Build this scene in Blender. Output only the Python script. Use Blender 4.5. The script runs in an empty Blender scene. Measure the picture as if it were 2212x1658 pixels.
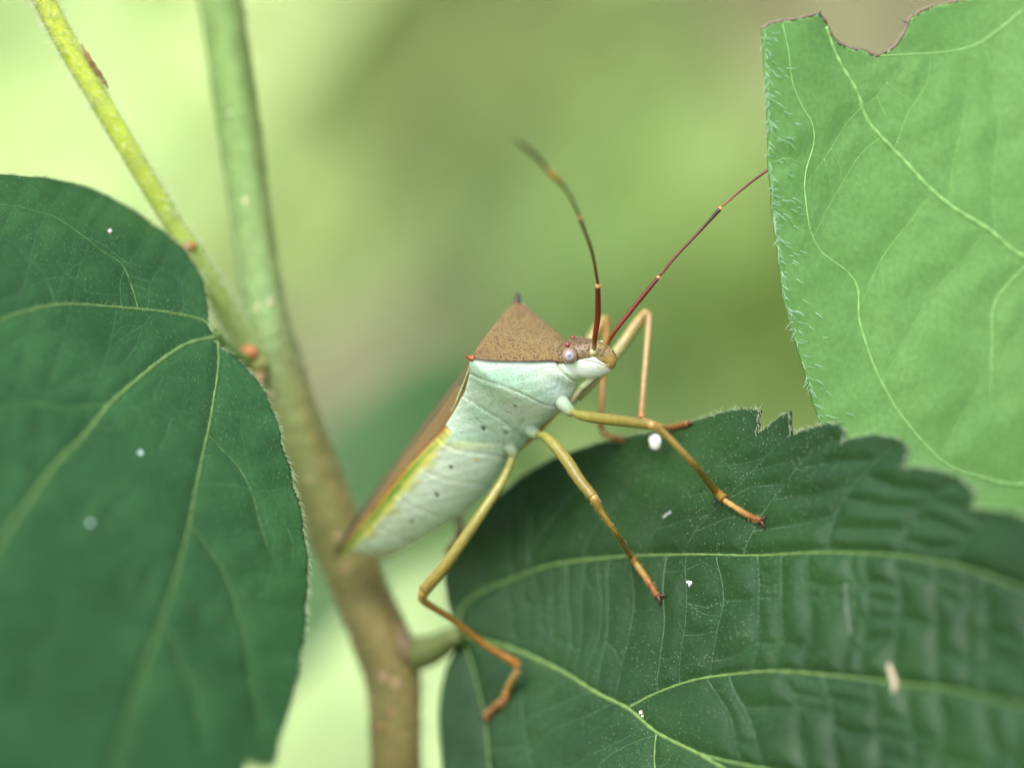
import bpy, math, random
import numpy as np
from mathutils import Vector, kdtree
from mathutils.geometry import delaunay_2d_cdt

random.seed(7)
rng = np.random.default_rng(11)
sc = bpy.context.scene
col = sc.collection
R = math.radians

# ------------------------------------------------------------------ camera, sky, sun, exposure
BASE_Z = 1.0                       # the bug sits a metre above the ground
DIST = 250.0                       # mm from lens to the plane of focus
FRAME = 60.0                       # mm across the frame at that plane
cam_d = bpy.data.cameras.new('camera')
cam = bpy.data.objects.new('camera', cam_d)
col.objects.link(cam)
cam.location = (0, -DIST / 1000, BASE_Z)
cam.rotation_euler = (R(90), 0, 0)
cam_d.sensor_width = 36
cam_d.sensor_fit = 'HORIZONTAL'
cam_d.lens = 36 * DIST / FRAME
cam_d.clip_start = 0.01
cam_d.clip_end = 500
cam_d.dof.use_dof = True
cam_d.dof.focus_distance = (DIST + 0.6) / 1000
cam_d.dof.aperture_fstop = cam_d.lens / 12.5
sc.camera = cam

SUN_EL, SUN_AZ = 44, 200           # compass azimuth seen from above, 180 = behind the camera
world = bpy.data.worlds.new('World')
sc.world = world
world.use_nodes = True
wn = world.node_tree
sky = wn.nodes.new('ShaderNodeTexSky')
sky.sky_type = 'NISHITA'
sky.sun_disc = False
sky.sun_elevation = R(SUN_EL)
sky.sun_rotation = R(SUN_AZ)
sky.air_density = 1.0
sky.dust_density = 2.0
sky.ozone_density = 1.0
bg = wn.nodes['Background']
wn.links.new(sky.outputs[0], bg.inputs[0])
bg.inputs[1].default_value = 0.11
sun_d = bpy.data.lights.new('sun', 'SUN')
sun_d.energy = 1.2
sun_d.angle = R(25)
sun_d.color = (1, 0.985, 0.96)
sun = bpy.data.objects.new('sun', sun_d)
col.objects.link(sun)
sdir = Vector((math.sin(R(SUN_AZ)) * math.cos(R(SUN_EL)), math.cos(R(SUN_AZ)) * math.cos(R(SUN_EL)), math.sin(R(SUN_EL))))
sun.rotation_euler = (-sdir).to_track_quat('-Z', 'Y').to_euler()
sun.location = (0, -2, 4)
sc.view_settings.view_transform = 'Standard'
sc.view_settings.look = 'None'
sc.view_settings.gamma = 1
sc.view_settings.exposure = 1.62
sc.render.engine = 'CYCLES'
sc.cycles.use_denoising = True
sc.cycles.max_bounces = 5
sc.cycles.transmission_bounces = 6

# ------------------------------------------------------------------ coordinates
MM = FRAME / 2211.0                # mm per pixel of the 2211 x 1658 working copy at the focus plane

def W(x, y, d):                    # pixel + depth in mm behind the focus plane -> mm
    x = np.asarray(x, float); y = np.asarray(y, float); d = np.asarray(d, float)
    k = (DIST + d) / DIST
    return np.stack(np.broadcast_arrays((x - 1105.5) * MM * k, d, -(y - 829) * MM * k), -1)

def unit(v):
    v = np.asarray(v, float)
    return v / np.maximum(np.linalg.norm(v, axis=-1, keepdims=True), 1e-9)

def lin(r, g, b):
    f = lambda c: (c / 255 / 12.92) if c <= 10.3 else ((c / 255 + .055) / 1.055) ** 2.4
    return np.array([f(r), f(g), f(b)])

def smooth(a, b, x):
    t = np.clip((np.asarray(x, float) - a) / (b - a), 0, 1)
    return t * t * (3 - 2 * t)

def catmull(pts, n=8):
    P = np.asarray(pts, float)
    if len(P) < 3:
        t = np.linspace(0, 1, n + 1)[:, None]
        return P[0] * (1 - t) + P[-1] * t
    Q = np.vstack([2 * P[0] - P[1], P, 2 * P[-1] - P[-2]])
    out = []
    t = np.linspace(0, 1, n, endpoint=False)[:, None]
    for i in range(1, len(Q) - 2):
        a, b, c, d = Q[i - 1], Q[i], Q[i + 1], Q[i + 2]
        out.append(.5 * (2 * b + (c - a) * t + (2 * a - 5 * b + 4 * c - d) * t ** 2 + (3 * b - a - 3 * c + d) * t ** 3))
    out.append(P[-1:])
    return np.vstack(out)

def resample(P, step):
    P = np.asarray(P, float)
    L = np.r_[0, np.cumsum(np.linalg.norm(np.diff(P, axis=0), axis=1))]
    n = max(2, int(L[-1] / step) + 1)
    s = np.linspace(0, L[-1], n)
    return np.stack([np.interp(s, L, P[:, k]) for k in range(P.shape[1])], 1)

def pdist(P, line):                # distance from points to a polyline (2D) and the signed side
    P = np.asarray(P, float); L = np.asarray(line, float)
    best = np.full(len(P), 1e9); side = np.zeros(len(P))
    for a, b in zip(L[:-1], L[1:]):
        ab = b - a
        t = np.clip(((P - a) @ ab) / max(ab @ ab, 1e-9), 0, 1)
        q = P - (a + t[:, None] * ab)
        d = np.hypot(q[:, 0], q[:, 1])
        cr = ab[0] * (P[:, 1] - a[1]) - ab[1] * (P[:, 0] - a[0])
        m = d < best
        best = np.where(m, d, best); side = np.where(m, np.sign(cr), side)
    return best, side

def inside(P, poly):
    P = np.asarray(P, float); n = len(poly); res = np.zeros(len(P), bool)
    x, y = P[:, 0], P[:, 1]; j = n - 1
    for i in range(n):
        xi, yi = poly[i]; xj, yj = poly[j]
        c = ((yi > y) != (yj > y)) & (x < (xj - xi) * (y - yi) / ((yj - yi) or 1e-12) + xi)
        res ^= c; j = i
    return res

# ------------------------------------------------------------------ mesh helpers
class MB:                          # collects triangles / quads in mm
    def __init__(self): self.v = []; self.f = []; self.c = []; self.n = 0
    def add(self, v, f, c=None):
        v = np.asarray(v, float)
        self.v.append(v)
        self.f += [tuple(int(i) + self.n for i in q) for q in f]
        c = np.array([1, 1, 1.]) if c is None else np.asarray(c, float)
        self.c.append(np.broadcast_to(c, (len(v), 3)))
        self.n += len(v)
    def tube(self, P, r, sides=10, c=None, flat=None):
        P = np.asarray(P, float); n = len(P)
        r = np.broadcast_to(np.asarray(r, float), (n,))
        T = unit(np.gradient(P, axis=0))
        up = np.array([0, 0, 1.]) if abs(T[0][2]) < .9 else np.array([1., 0, 0])
        N = unit(np.cross(T[0], up)); Ns = [N]
        for k in range(1, n):
            N = N - T[k] * (N @ T[k]); N = unit(N); Ns.append(N)
        Ns = np.array(Ns); Bs = np.cross(T, Ns)
        a = np.linspace(0, 2 * np.pi, sides, endpoint=False)
        ring = P[:, None] + r[:, None, None] * (np.cos(a)[None, :, None] * Ns[:, None] + np.sin(a)[None, :, None] * Bs[:, None])
        v = ring.reshape(-1, 3)
        f = []
        for k in range(n - 1):
            for j in range(sides):
                j2 = (j + 1) % sides
                f.append((k * sides + j, k * sides + j2, (k + 1) * sides + j2, (k + 1) * sides + j))
        f.append(tuple(range(sides))[::-1]); f.append(tuple((n - 1) * sides + j for j in range(sides)))
        if c is not None:
            c = np.asarray(c, float)
            if c.ndim == 2: c = np.repeat(c, sides, axis=0)
        self.add(v, f, c)
    def ball(self, c0, rad, c=None, nu=12, nv=8, axes=None):
        rad = np.broadcast_to(np.asarray(rad, float), (3,))
        th = np.linspace(0, np.pi, nv + 1); ph = np.linspace(0, 2 * np.pi, nu, endpoint=False)
        g = np.array([[np.sin(t) * np.cos(p), np.sin(t) * np.sin(p), np.cos(t)] for t in th for p in ph]) * rad
        if axes is not None: g = g @ np.asarray(axes)
        f = []
        for k in range(nv):
            for j in range(nu):
                j2 = (j + 1) % nu
                f.append((k * nu + j, (k + 1) * nu + j, (k + 1) * nu + j2, k * nu + j2))
        self.add(g + np.asarray(c0), f, c)
    def hair(self, p, d, L, r, bend=None, c=None):
        d = unit(d); p = np.asarray(p, float)
        up = np.array([0, 0, 1.]) if abs(d[2]) < .9 else np.array([1., 0, 0])
        N = unit(np.cross(d, up)); B = np.cross(d, N)
        b = np.zeros(3) if bend is None else np.asarray(bend, float)
        v = []
        for t, w in ((0, 1), (.5, .75), (1, .12)):
            q = p + d * L * t + b * L * t * t
            for a in (0, 2.094, 4.189):
                v.append(q + r * w * (math.cos(a) * N + math.sin(a) * B))
        f = []
        for k in (0, 1):
            for j in range(3):
                j2 = (j + 1) % 3
                f.append((k * 3 + j, k * 3 + j2, k * 3 + 3 + j2, k * 3 + 3 + j))
        self.add(v, f, c)

def link(name, v_mm, f, mat, parent=None, smooth_=True, colors=None, origin=None):
    """one mesh object; vertices come in mm about the focus point"""
    v = np.asarray(v_mm, float) / 1000 + np.array([0, 0, BASE_Z])
    if parent is not None:
        root = parent
        while root.parent is not None: root = root.parent
        o0 = np.array(root['_o'])
    else:
        o0 = v.mean(0) if origin is None else np.asarray(origin, float)
    me = bpy.data.meshes.new(name)
    me.from_pydata((v - o0).tolist(), [], f if isinstance(f, list) else f.tolist())
    me.update()
    if smooth_:
        me.polygons.foreach_set('use_smooth', [True] * len(me.polygons))
    if colors is not None:
        ca = me.color_attributes.new('Col', 'FLOAT_COLOR', 'POINT')
        ca.data.foreach_set('color', np.c_[colors, np.ones(len(colors))].astype(np.float32).ravel())
    if mat is not None: me.materials.append(mat)
    ob = bpy.data.objects.new(name, me)
    col.objects.link(ob)
    if parent is None:
        ob.location = o0; ob['_o'] = o0.tolist()
    else:
        ob.parent = parent
    return ob

def build(mb, name, mat, parent=None, origin=None, smooth_=True):
    return link(name, np.vstack(mb.v), mb.f, mat, parent, smooth_, np.vstack(mb.c), origin)

def empty(name, loc_m):
    o = bpy.data.objects.new(name, None)
    o.empty_display_size = .005
    o.location = loc_m; o['_o'] = [float(a) for a in loc_m]
    col.objects.link(o)
    return o

def tag(o, label=None, cat=None, group=None, kind=None):
    if label: o['label'] = label
    if cat: o['category'] = cat
    if group: o['group'] = group
    if kind: o['kind'] = kind
    return o

# ------------------------------------------------------------------ materials
def new_mat(name):
    m = bpy.data.materials.new(name); m.use_nodes = True
    nt = m.node_tree
    return m, nt, nt.nodes['Principled BSDF'], nt.nodes['Material Output']

def node(nt, t, **kw):
    n = nt.nodes.new(t)
    for k, v in kw.items(): setattr(n, k, v)
    return n

def mixc(nt, fac, a, b, mode='MIX'):
    n = nt.nodes.new('ShaderNodeMix'); n.data_type = 'RGBA'; n.blend_type = mode
    for sock, val in ((n.inputs[0], fac), (n.inputs[6], a), (n.inputs[7], b)):
        if hasattr(val, 'node'): nt.links.new(val, sock)
        elif isinstance(val, (int, float)): sock.default_value = val
        else: sock.default_value = (*[float(q) for q in val], 1)
    return n.outputs[2]

def noise(nt, scale, detail=3, rough=.55):
    tc = nt.nodes.get('TC') or nt.nodes.new('ShaderNodeTexCoord'); tc.name = 'TC'
    n = nt.nodes.new('ShaderNodeTexNoise')
    n.inputs['Scale'].default_value = scale; n.inputs['Detail'].default_value = detail; n.inputs['Roughness'].default_value = rough
    nt.links.new(tc.outputs['Object'], n.inputs['Vector'])
    return n.outputs[0]

def voronoi(nt, scale, feature='F1'):
    tc = nt.nodes.get('TC') or nt.nodes.new('ShaderNodeTexCoord'); tc.name = 'TC'
    n = nt.nodes.new('ShaderNodeTexVoronoi'); n.feature = feature
    n.inputs['Scale'].default_value = scale
    nt.links.new(tc.outputs['Object'], n.inputs['Vector'])
    return n.outputs['Distance']

def ramp(nt, src, a, b, va=0., vb=1.):
    n = nt.nodes.new('ShaderNodeMapRange'); n.clamp = True
    n.inputs[1].default_value = a; n.inputs[2].default_value = b
    n.inputs[3].default_value = va; n.inputs[4].default_value = vb
    nt.links.new(src, n.inputs[0])
    return n.outputs[0]

def bump(nt, bsdf, src, dist, strength=1., prev=None):
    n = nt.nodes.new('ShaderNodeBump'); n.inputs['Distance'].default_value = dist; n.inputs['Strength'].default_value = strength
    nt.links.new(src, n.inputs['Height'])
    if prev is not None: nt.links.new(prev, n.inputs['Normal'])
    nt.links.new(n.outputs[0], bsdf.inputs['Normal'])
    return n.outputs[0]

def attr(nt, name='Col'):
    n = nt.nodes.new('ShaderNodeAttribute'); n.attribute_name = name
    return n

def translucent(nt, bsdf, out, colr, fac):
    t = nt.nodes.new('ShaderNodeBsdfTranslucent')
    if hasattr(colr, 'node'): nt.links.new(colr, t.inputs[0])
    else: t.inputs[0].default_value = (*colr, 1)
    m = nt.nodes.new('ShaderNodeMixShader'); m.inputs[0].default_value = fac
    nt.links.new(bsdf.outputs[0], m.inputs[1]); nt.links.new(t.outputs[0], m.inputs[2])
    nt.links.new(m.outputs[0], out.inputs[0])

def attr_mat(name, rough=.5, spec=.5, sss=0., n_scale=4000, n_amt=.15, b_scale=8000, b_dist=.00002, coat=0., sssr=.0003, trans=0.):
    m, nt, b, out = new_mat(name)
    c = attr(nt).outputs['Color']
    v = ramp(nt, noise(nt, n_scale), .3, .7, 1 - n_amt, 1 + n_amt)
    k = nt.nodes.new('ShaderNodeVectorMath'); k.operation = 'SCALE'
    nt.links.new(c, k.inputs[0]); nt.links.new(v, k.inputs['Scale'])
    nt.links.new(k.outputs[0], b.inputs['Base Color'])
    b.inputs['Roughness'].default_value = rough
    b.inputs['Specular IOR Level'].default_value = spec
    if sss:
        b.inputs['Subsurface Weight'].default_value = sss
        b.inputs['Subsurface Radius'].default_value = (1, .9, .6)
        b.inputs['Subsurface Scale'].default_value = sssr
    if coat:
        b.inputs['Coat Weight'].default_value = coat; b.inputs['Coat Roughness'].default_value = .15
    if b_dist: bump(nt, b, noise(nt, b_scale, 2), b_dist)
    if trans: translucent(nt, b, out, k.outputs[0], trans)
    return m

def leaf_mat(name, c1, c2, dotc, trc, trf, rough, dots=3600., dot_amt=.6, spec=.5, patch=120., relief=1.):
    m, nt, b, out = new_mat(name)
    f = ramp(nt, noise(nt, patch, 4), .35, .68)
    base = mixc(nt, f, c1, c2)
    fine = ramp(nt, noise(nt, 3000, 3), .3, .7, .86, 1.14)
    k = nt.nodes.new('ShaderNodeVectorMath'); k.operation = 'SCALE'
    nt.links.new(base, k.inputs[0]); nt.links.new(fine, k.inputs['Scale'])
    vd = voronoi(nt, dots)
    gate = ramp(nt, noise(nt, 400, 2), .35, .6)
    dm = nt.nodes.new('ShaderNodeMath'); dm.operation = 'MULTIPLY'
    nt.links.new(ramp(nt, vd, .10, .24, dot_amt, 0), dm.inputs[0]); nt.links.new(gate, dm.inputs[1])
    cc = mixc(nt, dm.outputs[0], k.outputs[0], dotc)
    nt.links.new(cc, b.inputs['Base Color'])
    nt.links.new(ramp(nt, noise(nt, 900, 3), .3, .7, rough - .07, rough + .08), b.inputs['Roughness'])
    b.inputs['Specular IOR Level'].default_value = spec
    p = bump(nt, b, noise(nt, 5200, 3), .00005 * relief, .8)
    bump(nt, b, ramp(nt, vd, .05, .3, 1, 0), .00004 * relief, .8, p)
    translucent(nt, b, out, trc, trf)
    return m

M_LEAF_DARK = leaf_mat('dark_leaf', (.012, .044, .009), (.021, .068, .014), (.17, .27, .12), (.04, .16, .015), .1, .48, spec=.42)
M_LEAF_DARK2 = leaf_mat('dark_leaf_left', (.018, .072, .014), (.032, .108, .026), (.19, .29, .12), (.05, .2, .02), .12, .52, spec=.36)
M_LEAF_PALE = leaf_mat('pale_leaf_underside', (.18, .37, .10), (.22, .42, .125), (.3, .5, .22), (.22, .60, .10), .35, .6, dots=2500, dot_amt=.08, patch=160, relief=.3)
M_VEIN = attr_mat('leaf_vein', .5, .4, n_amt=.2, n_scale=2500)
M_STEM = attr_mat('stem_skin', .6, .3, sss=.1, n_scale=700, n_amt=.13, b_scale=2500, b_dist=.00006)
M_HAIR = attr_mat('plant_hair', .6, .3, n_amt=0, b_dist=0, trans=.45)
M_LEG = attr_mat('leg_chitin', .33, .5, sss=.25, n_scale=3000, n_amt=.16, b_scale=6000, b_dist=.00003)
M_ANT = attr_mat('antenna_chitin', .4, .5, n_scale=9000, n_amt=.25, b_scale=9000, b_dist=.00003)
M_WING = attr_mat('wing_leather', .42, .5, n_scale=7000, n_amt=.4, b_scale=7000, b_dist=.00005)
M_BITS = attr_mat('bits', .6, .4, sss=.2, n_scale=5000, n_amt=.08, b_scale=5000, b_dist=.00004)
M_EYE = attr_mat('eye_lens', .16, .6, sss=.3, n_scale=3000, n_amt=.05, b_dist=0, coat=.6)
M_BACK = attr_mat('background_leaf', .55, .35, n_scale=60, n_amt=.2, b_dist=0, trans=.3)

def body_mat():
    m, nt, b, out = new_mat('bug_body')
    c = attr(nt).outputs['Color']
    pa = attr(nt, 'Punct').outputs['Fac']
    v = ramp(nt, noise(nt, 2600, 4), .3, .7, .93, 1.07)
    k = nt.nodes.new('ShaderNodeVectorMath'); k.operation = 'SCALE'
    nt.links.new(c, k.inputs[0]); nt.links.new(v, k.inputs['Scale'])
    vo = ramp(nt, voronoi(nt, 6600), .2, .48, 1, 0)
    gate = ramp(nt, noise(nt, 1800, 2), .33, .5, .35, 1)
    dm = nt.nodes.new('ShaderNodeMath'); dm.operation = 'MULTIPLY'
    nt.links.new(vo, dm.inputs[0]); nt.links.new(gate, dm.inputs[1])
    dm2 = nt.nodes.new('ShaderNodeMath'); dm2.operation = 'MULTIPLY'
    nt.links.new(dm.outputs[0], dm2.inputs[0]); nt.links.new(pa, dm2.inputs[1])
    dark = mixc(nt, 1., k.outputs[0], (.28, .17, .11), 'MULTIPLY')
    cc = mixc(nt, dm2.outputs[0], k.outputs[0], dark)
    nt.links.new(cc, b.inputs['Base Color'])
    b.inputs['Roughness'].default_value = .42
    b.inputs['Specular IOR Level'].default_value = .45
    b.inputs['Subsurface Weight'].default_value = .25
    b.inputs['Subsurface Radius'].default_value = (1, 1, .8)
    b.inputs['Subsurface Scale'].default_value = .00025
    p = bump(nt, b, noise(nt, 3500, 3), .00004, .7)
    inv = nt.nodes.new('ShaderNodeMath'); inv.operation = 'MULTIPLY'; inv.inputs[1].default_value = -1
    nt.links.new(dm2.outputs[0], inv.inputs[0])
    bump(nt, b, inv.outputs[0], .00004, .8, p)
    return m
M_BODY = body_mat()

def ground_mat():
    m, nt, b, out = new_mat('ground')
    f = ramp(nt, noise(nt, 3, 6), .35, .65)
    nt.links.new(mixc(nt, f, (.09, .14, .04), (.17, .20, .07)), b.inputs['Base Color'])
    b.inputs['Roughness'].default_value = .9
    bump(nt, b, noise(nt, 30, 5), .03)
    return m
M_GROUND = ground_mat()

# ------------------------------------------------------------------ ground with a bank behind the thicket
def make_ground():
    xs = np.r_[np.linspace(-60, -4, 12), np.linspace(-3.5, 3.5, 29), np.linspace(4, 60, 12)]
    ys = np.r_[np.linspace(-60, -3, 10), np.linspace(-2, 6, 41), np.linspace(7, 90, 14)]
    v = []
    for y in ys:
        for x in xs:
            h = 3.2 * float(smooth(1.75, 4.6, y)) + .03 * math.sin(3 * x + y) * math.cos(2.3 * y)
            v.append((x, y, h - .035))
    nx = len(xs)
    f = [(j * nx + i, j * nx + i + 1, (j + 1) * nx + i + 1, (j + 1) * nx + i) for j in range(len(ys) - 1) for i in range(nx - 1)]
    g = link('ground', (np.array(v) - [0, 0, BASE_Z]) * 1000, f, M_GROUND, origin=(0, 0, 0))
    tag(g, 'green grassy ground rising to a bank behind the leaves', 'ground', kind='structure')
make_ground()

# ------------------------------------------------------------------ background foliage, far out of focus
ANCH = [  # pixel x, y, leaf colour with its sunlit brightness painted in (sRGB as it looks)
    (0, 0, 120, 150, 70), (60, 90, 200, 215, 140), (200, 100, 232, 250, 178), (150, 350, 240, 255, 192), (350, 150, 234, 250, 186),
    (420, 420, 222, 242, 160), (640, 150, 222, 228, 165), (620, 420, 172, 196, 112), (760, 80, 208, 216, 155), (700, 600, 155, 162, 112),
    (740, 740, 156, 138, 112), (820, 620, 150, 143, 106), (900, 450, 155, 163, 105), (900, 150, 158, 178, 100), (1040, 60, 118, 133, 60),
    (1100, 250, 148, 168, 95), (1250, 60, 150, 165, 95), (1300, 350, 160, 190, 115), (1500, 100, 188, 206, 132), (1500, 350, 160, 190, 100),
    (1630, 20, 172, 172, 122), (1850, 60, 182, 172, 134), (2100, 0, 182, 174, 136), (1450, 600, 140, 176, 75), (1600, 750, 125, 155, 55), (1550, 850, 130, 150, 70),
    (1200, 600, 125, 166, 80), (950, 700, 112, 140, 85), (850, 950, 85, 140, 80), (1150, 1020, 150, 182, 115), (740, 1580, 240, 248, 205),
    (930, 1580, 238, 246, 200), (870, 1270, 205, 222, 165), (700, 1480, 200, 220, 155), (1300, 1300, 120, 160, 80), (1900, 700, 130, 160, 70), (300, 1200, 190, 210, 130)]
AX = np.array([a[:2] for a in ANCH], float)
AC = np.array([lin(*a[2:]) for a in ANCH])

def lit_foliage_colour(px, py):
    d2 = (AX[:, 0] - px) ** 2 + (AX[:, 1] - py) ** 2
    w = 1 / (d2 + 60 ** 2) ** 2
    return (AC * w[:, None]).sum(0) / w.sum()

def simple_leaf(mb, c, right, up, L, wd, colr, cup=.12):
    """a small pointed leaf of ten faces with a fold and a drooping tip, in mm"""
    n = np.cross(right, up)
    rows = [(0, .0), (.12, .55), (.35, 1.), (.6, .88), (.82, .5), (1., .0)]
    v = []
    for t, w in rows:
        droop = -cup * L * (t - .3) ** 2
        for sx in (-1, 0, 1):
            v.append(c + up * (t - .5) * L + right * sx * w * wd / 2 + n * (droop + abs(sx) * w * wd * .1))
    f = []
    for k in range(5):
        for j in (0, 1):
            f.append((k * 3 + j, k * 3 + j + 1, k * 3 + 4 + j, k * 3 + 3 + j))
    mb.add(v, f, colr)

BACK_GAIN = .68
def make_thicket():
    mb = MB()
    N = 13500
    for i in range(N):
        if i < 6000:                       # what the lens looks at
            d = random.uniform(900, 1250)
            px = random.uniform(-500, 2700); py = random.uniform(-500, 2150)
            p = W(px, py, d)
        else:                              # and the rest of it, to both sides and down to the ground
            d = random.uniform(850, 1700)
            p = np.array([random.uniform(-1900, 1900), d, random.uniform(-990, 1250)])
            k = (DIST + d) / DIST
            px = p[0] / k / MM + 1105.5; py = 829 - p[2] / k / MM
            if -480 < px < 2680 and -480 < py < 2130: continue
        c = lit_foliage_colour(px + random.gauss(0, 40), py + random.gauss(0, 40)) 
        c = c * (BACK_GAIN + .5 * float(smooth(.45, .75, c[1]))) * np.array([.95, 1, .95])  # palest patches lifted further, sunlight put into the leaf colour
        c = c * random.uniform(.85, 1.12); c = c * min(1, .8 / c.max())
        tilt = R(random.uniform(-5, 35)); az = random.gauss(0, .5)
        up = np.array([math.sin(az) * .5, -math.sin(tilt), -math.cos(tilt)]); up = unit(up)
        right = unit(np.cross(up, np.array([math.sin(az), -1., .3])))
        L = random.uniform(55, 100)
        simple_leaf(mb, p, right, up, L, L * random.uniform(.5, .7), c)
    for i in range(60):                    # thin stems from the ground
        x = random.uniform(-1800, 1800); y = random.uniform(900, 1650); h = random.uniform(900, 2100)
        lx = random.uniform(-120, 120)
        P = catmull([(x, y, -990), (x + lx * .3, y, -990 + h * .5), (x + lx, y + 20, -990 + h)], 6)
        mb.tube(P, np.linspace(7, 2, len(P)), 6, lin(105, 95, 60) * .6)
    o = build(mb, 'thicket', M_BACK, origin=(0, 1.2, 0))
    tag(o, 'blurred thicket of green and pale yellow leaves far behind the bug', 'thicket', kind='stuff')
make_thicket()

# ------------------------------------------------------------------ leaves of the plant, in detail
def leaf_surface(outline, depth, veins, fine, amp, reach, name, mat, parent, fine_step=7, thick=.22, dome=0., label=None, vein_deep=.10):
    """outline, veins: pixel polylines; depth(x, y) mm; returns the leaf object and a function that gives points on its skin"""
    out = np.asarray(outline, float)
    vp, vw = [], []
    for v in veins:
        q = resample(catmull(v[1], 8), 4); vp.append(q); vw.append(np.full(len(q), 1.))
    for v in fine:
        q = resample(v, 4); vp.append(q); vw.append(np.full(len(q), 0.))
    VP = np.vstack(vp)
    kd = kdtree.KDTree(len(VP))
    for i, q in enumerate(VP): kd.insert((q[0], q[1], 0), i)
    kd.balance()
    nmain = sum(len(q) for q in vp[:len(veins)])
    kd2 = kdtree.KDTree(max(nmain, 1))
    for i, q in enumerate(VP[:nmain]): kd2.insert((q[0], q[1], 0), i)
    kd2.balance()
    rs = np.random.default_rng(len(outline))
    ph = rs.uniform(0, 6.28, 12)
    def bulge(P):
        d = np.array([kd.find((a, b, 0))[2] for a, b in P])
        dm = np.array([kd2.find((a, b, 0))[2] for a, b in P])
        x, y = P[:, 0], P[:, 1]
        a = amp(x, y) if callable(amp) else amp
        h = a * (1 - np.exp(-(d / reach) ** 1.5)) - vein_deep * np.exp(-(dm / 14) ** 2)
        h = h + .05 * np.sin(x / 31 + ph[0] + 1.3 * np.sin(y / 47)) * np.sin(y / 27 + ph[1]) 
        return h
    e = 2.
    def skin(P, lift=0.):
        P = np.atleast_2d(np.asarray(P, float))
        b = W(P[:, 0], P[:, 1], depth(P[:, 0], P[:, 1]))
        dx = W(P[:, 0] + e, P[:, 1], depth(P[:, 0] + e, P[:, 1])) - b
        dy = W(P[:, 0], P[:, 1] + e, depth(P[:, 0], P[:, 1] + e)) - b
        n = unit(np.cross(dx, dy)); n = np.where(n[:, 1:2] > 0, -n, n)
        return b + n * (bulge(P) + lift)[:, None] if np.ndim(lift) else b + n * (bulge(P) + lift)[:, None], n
    # points
    edge = []
    for k in range(len(out)):
        a, b = out[k], out[(k + 1) % len(out)]
        mid = (a + b) / 2
        vis = -80 < mid[0] < 2300 and -80 < mid[1] < 1740
        n = max(1, int(np.hypot(*(b - a)) / (6 if vis else 40)))
        for t in range(n): edge.append(a + (b - a) * t / n)
    edge = np.array(edge)
    lo, hi = out.min(0), out.max(0)
    gx, gy = np.meshgrid(np.arange(max(lo[0], -60), min(hi[0], 2271), fine_step), np.arange(max(lo[1], -60), min(hi[1], 1718), fine_step * .87))
    gx = gx + (np.arange(gx.shape[0]) % 2)[:, None] * fine_step / 2
    g1 = np.c_[gx.ravel(), gy.ravel()]; g1 += rs.normal(0, fine_step * .08, g1.shape)
    gx, gy = np.meshgrid(np.arange(lo[0], hi[0], 42), np.arange(lo[1], hi[1], 42))
    g2 = np.c_[gx.ravel(), gy.ravel()]
    g2 = g2[~((g2[:, 0] > -90) & (g2[:, 0] < 2300) & (g2[:, 1] > -90) & (g2[:, 1] < 1750))]
    G = np.vstack([g1, g2]); G = G[inside(G, edge)]
    ke = kdtree.KDTree(len(edge))
    for i, q in enumerate(edge): ke.insert((q[0], q[1], 0), i)
    ke.balance()
    G = G[np.array([ke.find((a, b, 0))[2] for a, b in G]) > fine_step * .45]
    A = np.vstack([edge, G]); ne = len(edge)
    vv, ee, ff, *_ = delaunay_2d_cdt([Vector((float(a), float(b))) for a, b in A], [], [list(range(ne))], 1, 1e-5)
    V2 = np.array([(q.x, q.y) for q in vv])
    S, n = skin(V2)
    F = [tuple(q) for q in ff]
    # make faces look at the camera, then close the leaf with an underside and a rim
    a, b, c = (S[F[0][k]] for k in range(3))
    if np.cross(b - a, c - a)[1] > 0: F = [q[::-1] for q in F]
    nv = len(V2)
    ed = {}
    for q in F:
        for i in range(len(q)):
            ed[(q[i], q[(i + 1) % len(q)])] = 1
    rim = [(i, j) for (i, j) in ed if (j, i) not in ed]
    FF = F + [tuple(i + nv for i in q[::-1]) for q in F] + [(j, i, i + nv, j + nv) for i, j in rim]
    ob = link(name, np.vstack([S, S - n * thick]), FF, mat, parent)
    if label: ob['label'] = label
    return ob, skin, edge

def vein_parts(leaf, skin, veins, fine, c_main, c_fine, fine_r=.035):
    for nm, line, r0, r1 in veins:
        q = resample(catmull(line, 8), 5)
        r = np.linspace(r0, r1, len(q))
        P, n = skin(q)
        mb = MB()
        mb.tube(P - n * (r * .35)[:, None], r * (1 + .12 * np.sin(np.arange(len(r)) * .9)), 7, c_main)
        build(mb, nm, M_VEIN, leaf)
    mb = MB()
    for k, line in enumerate(fine):
        q = resample(line, 6)
        if len(q) < 3: continue
        P, n = skin(q)
        r = fine_r * np.linspace(1.15, .55, len(q)) * random.uniform(.7, 1.2)
        mb.tube(P - n * (r * .3)[:, None], r, 4, np.asarray(c_fine) * random.uniform(.75, 1.2))
    o = build(mb, 'fine_veins', M_VEIN, leaf); o['kind'] = 'stuff'

def lerp_on(line, t):
    q = resample(catmull(line, 8), 5)
    return q[int(np.clip(t, 0, 1) * (len(q) - 1))]

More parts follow.
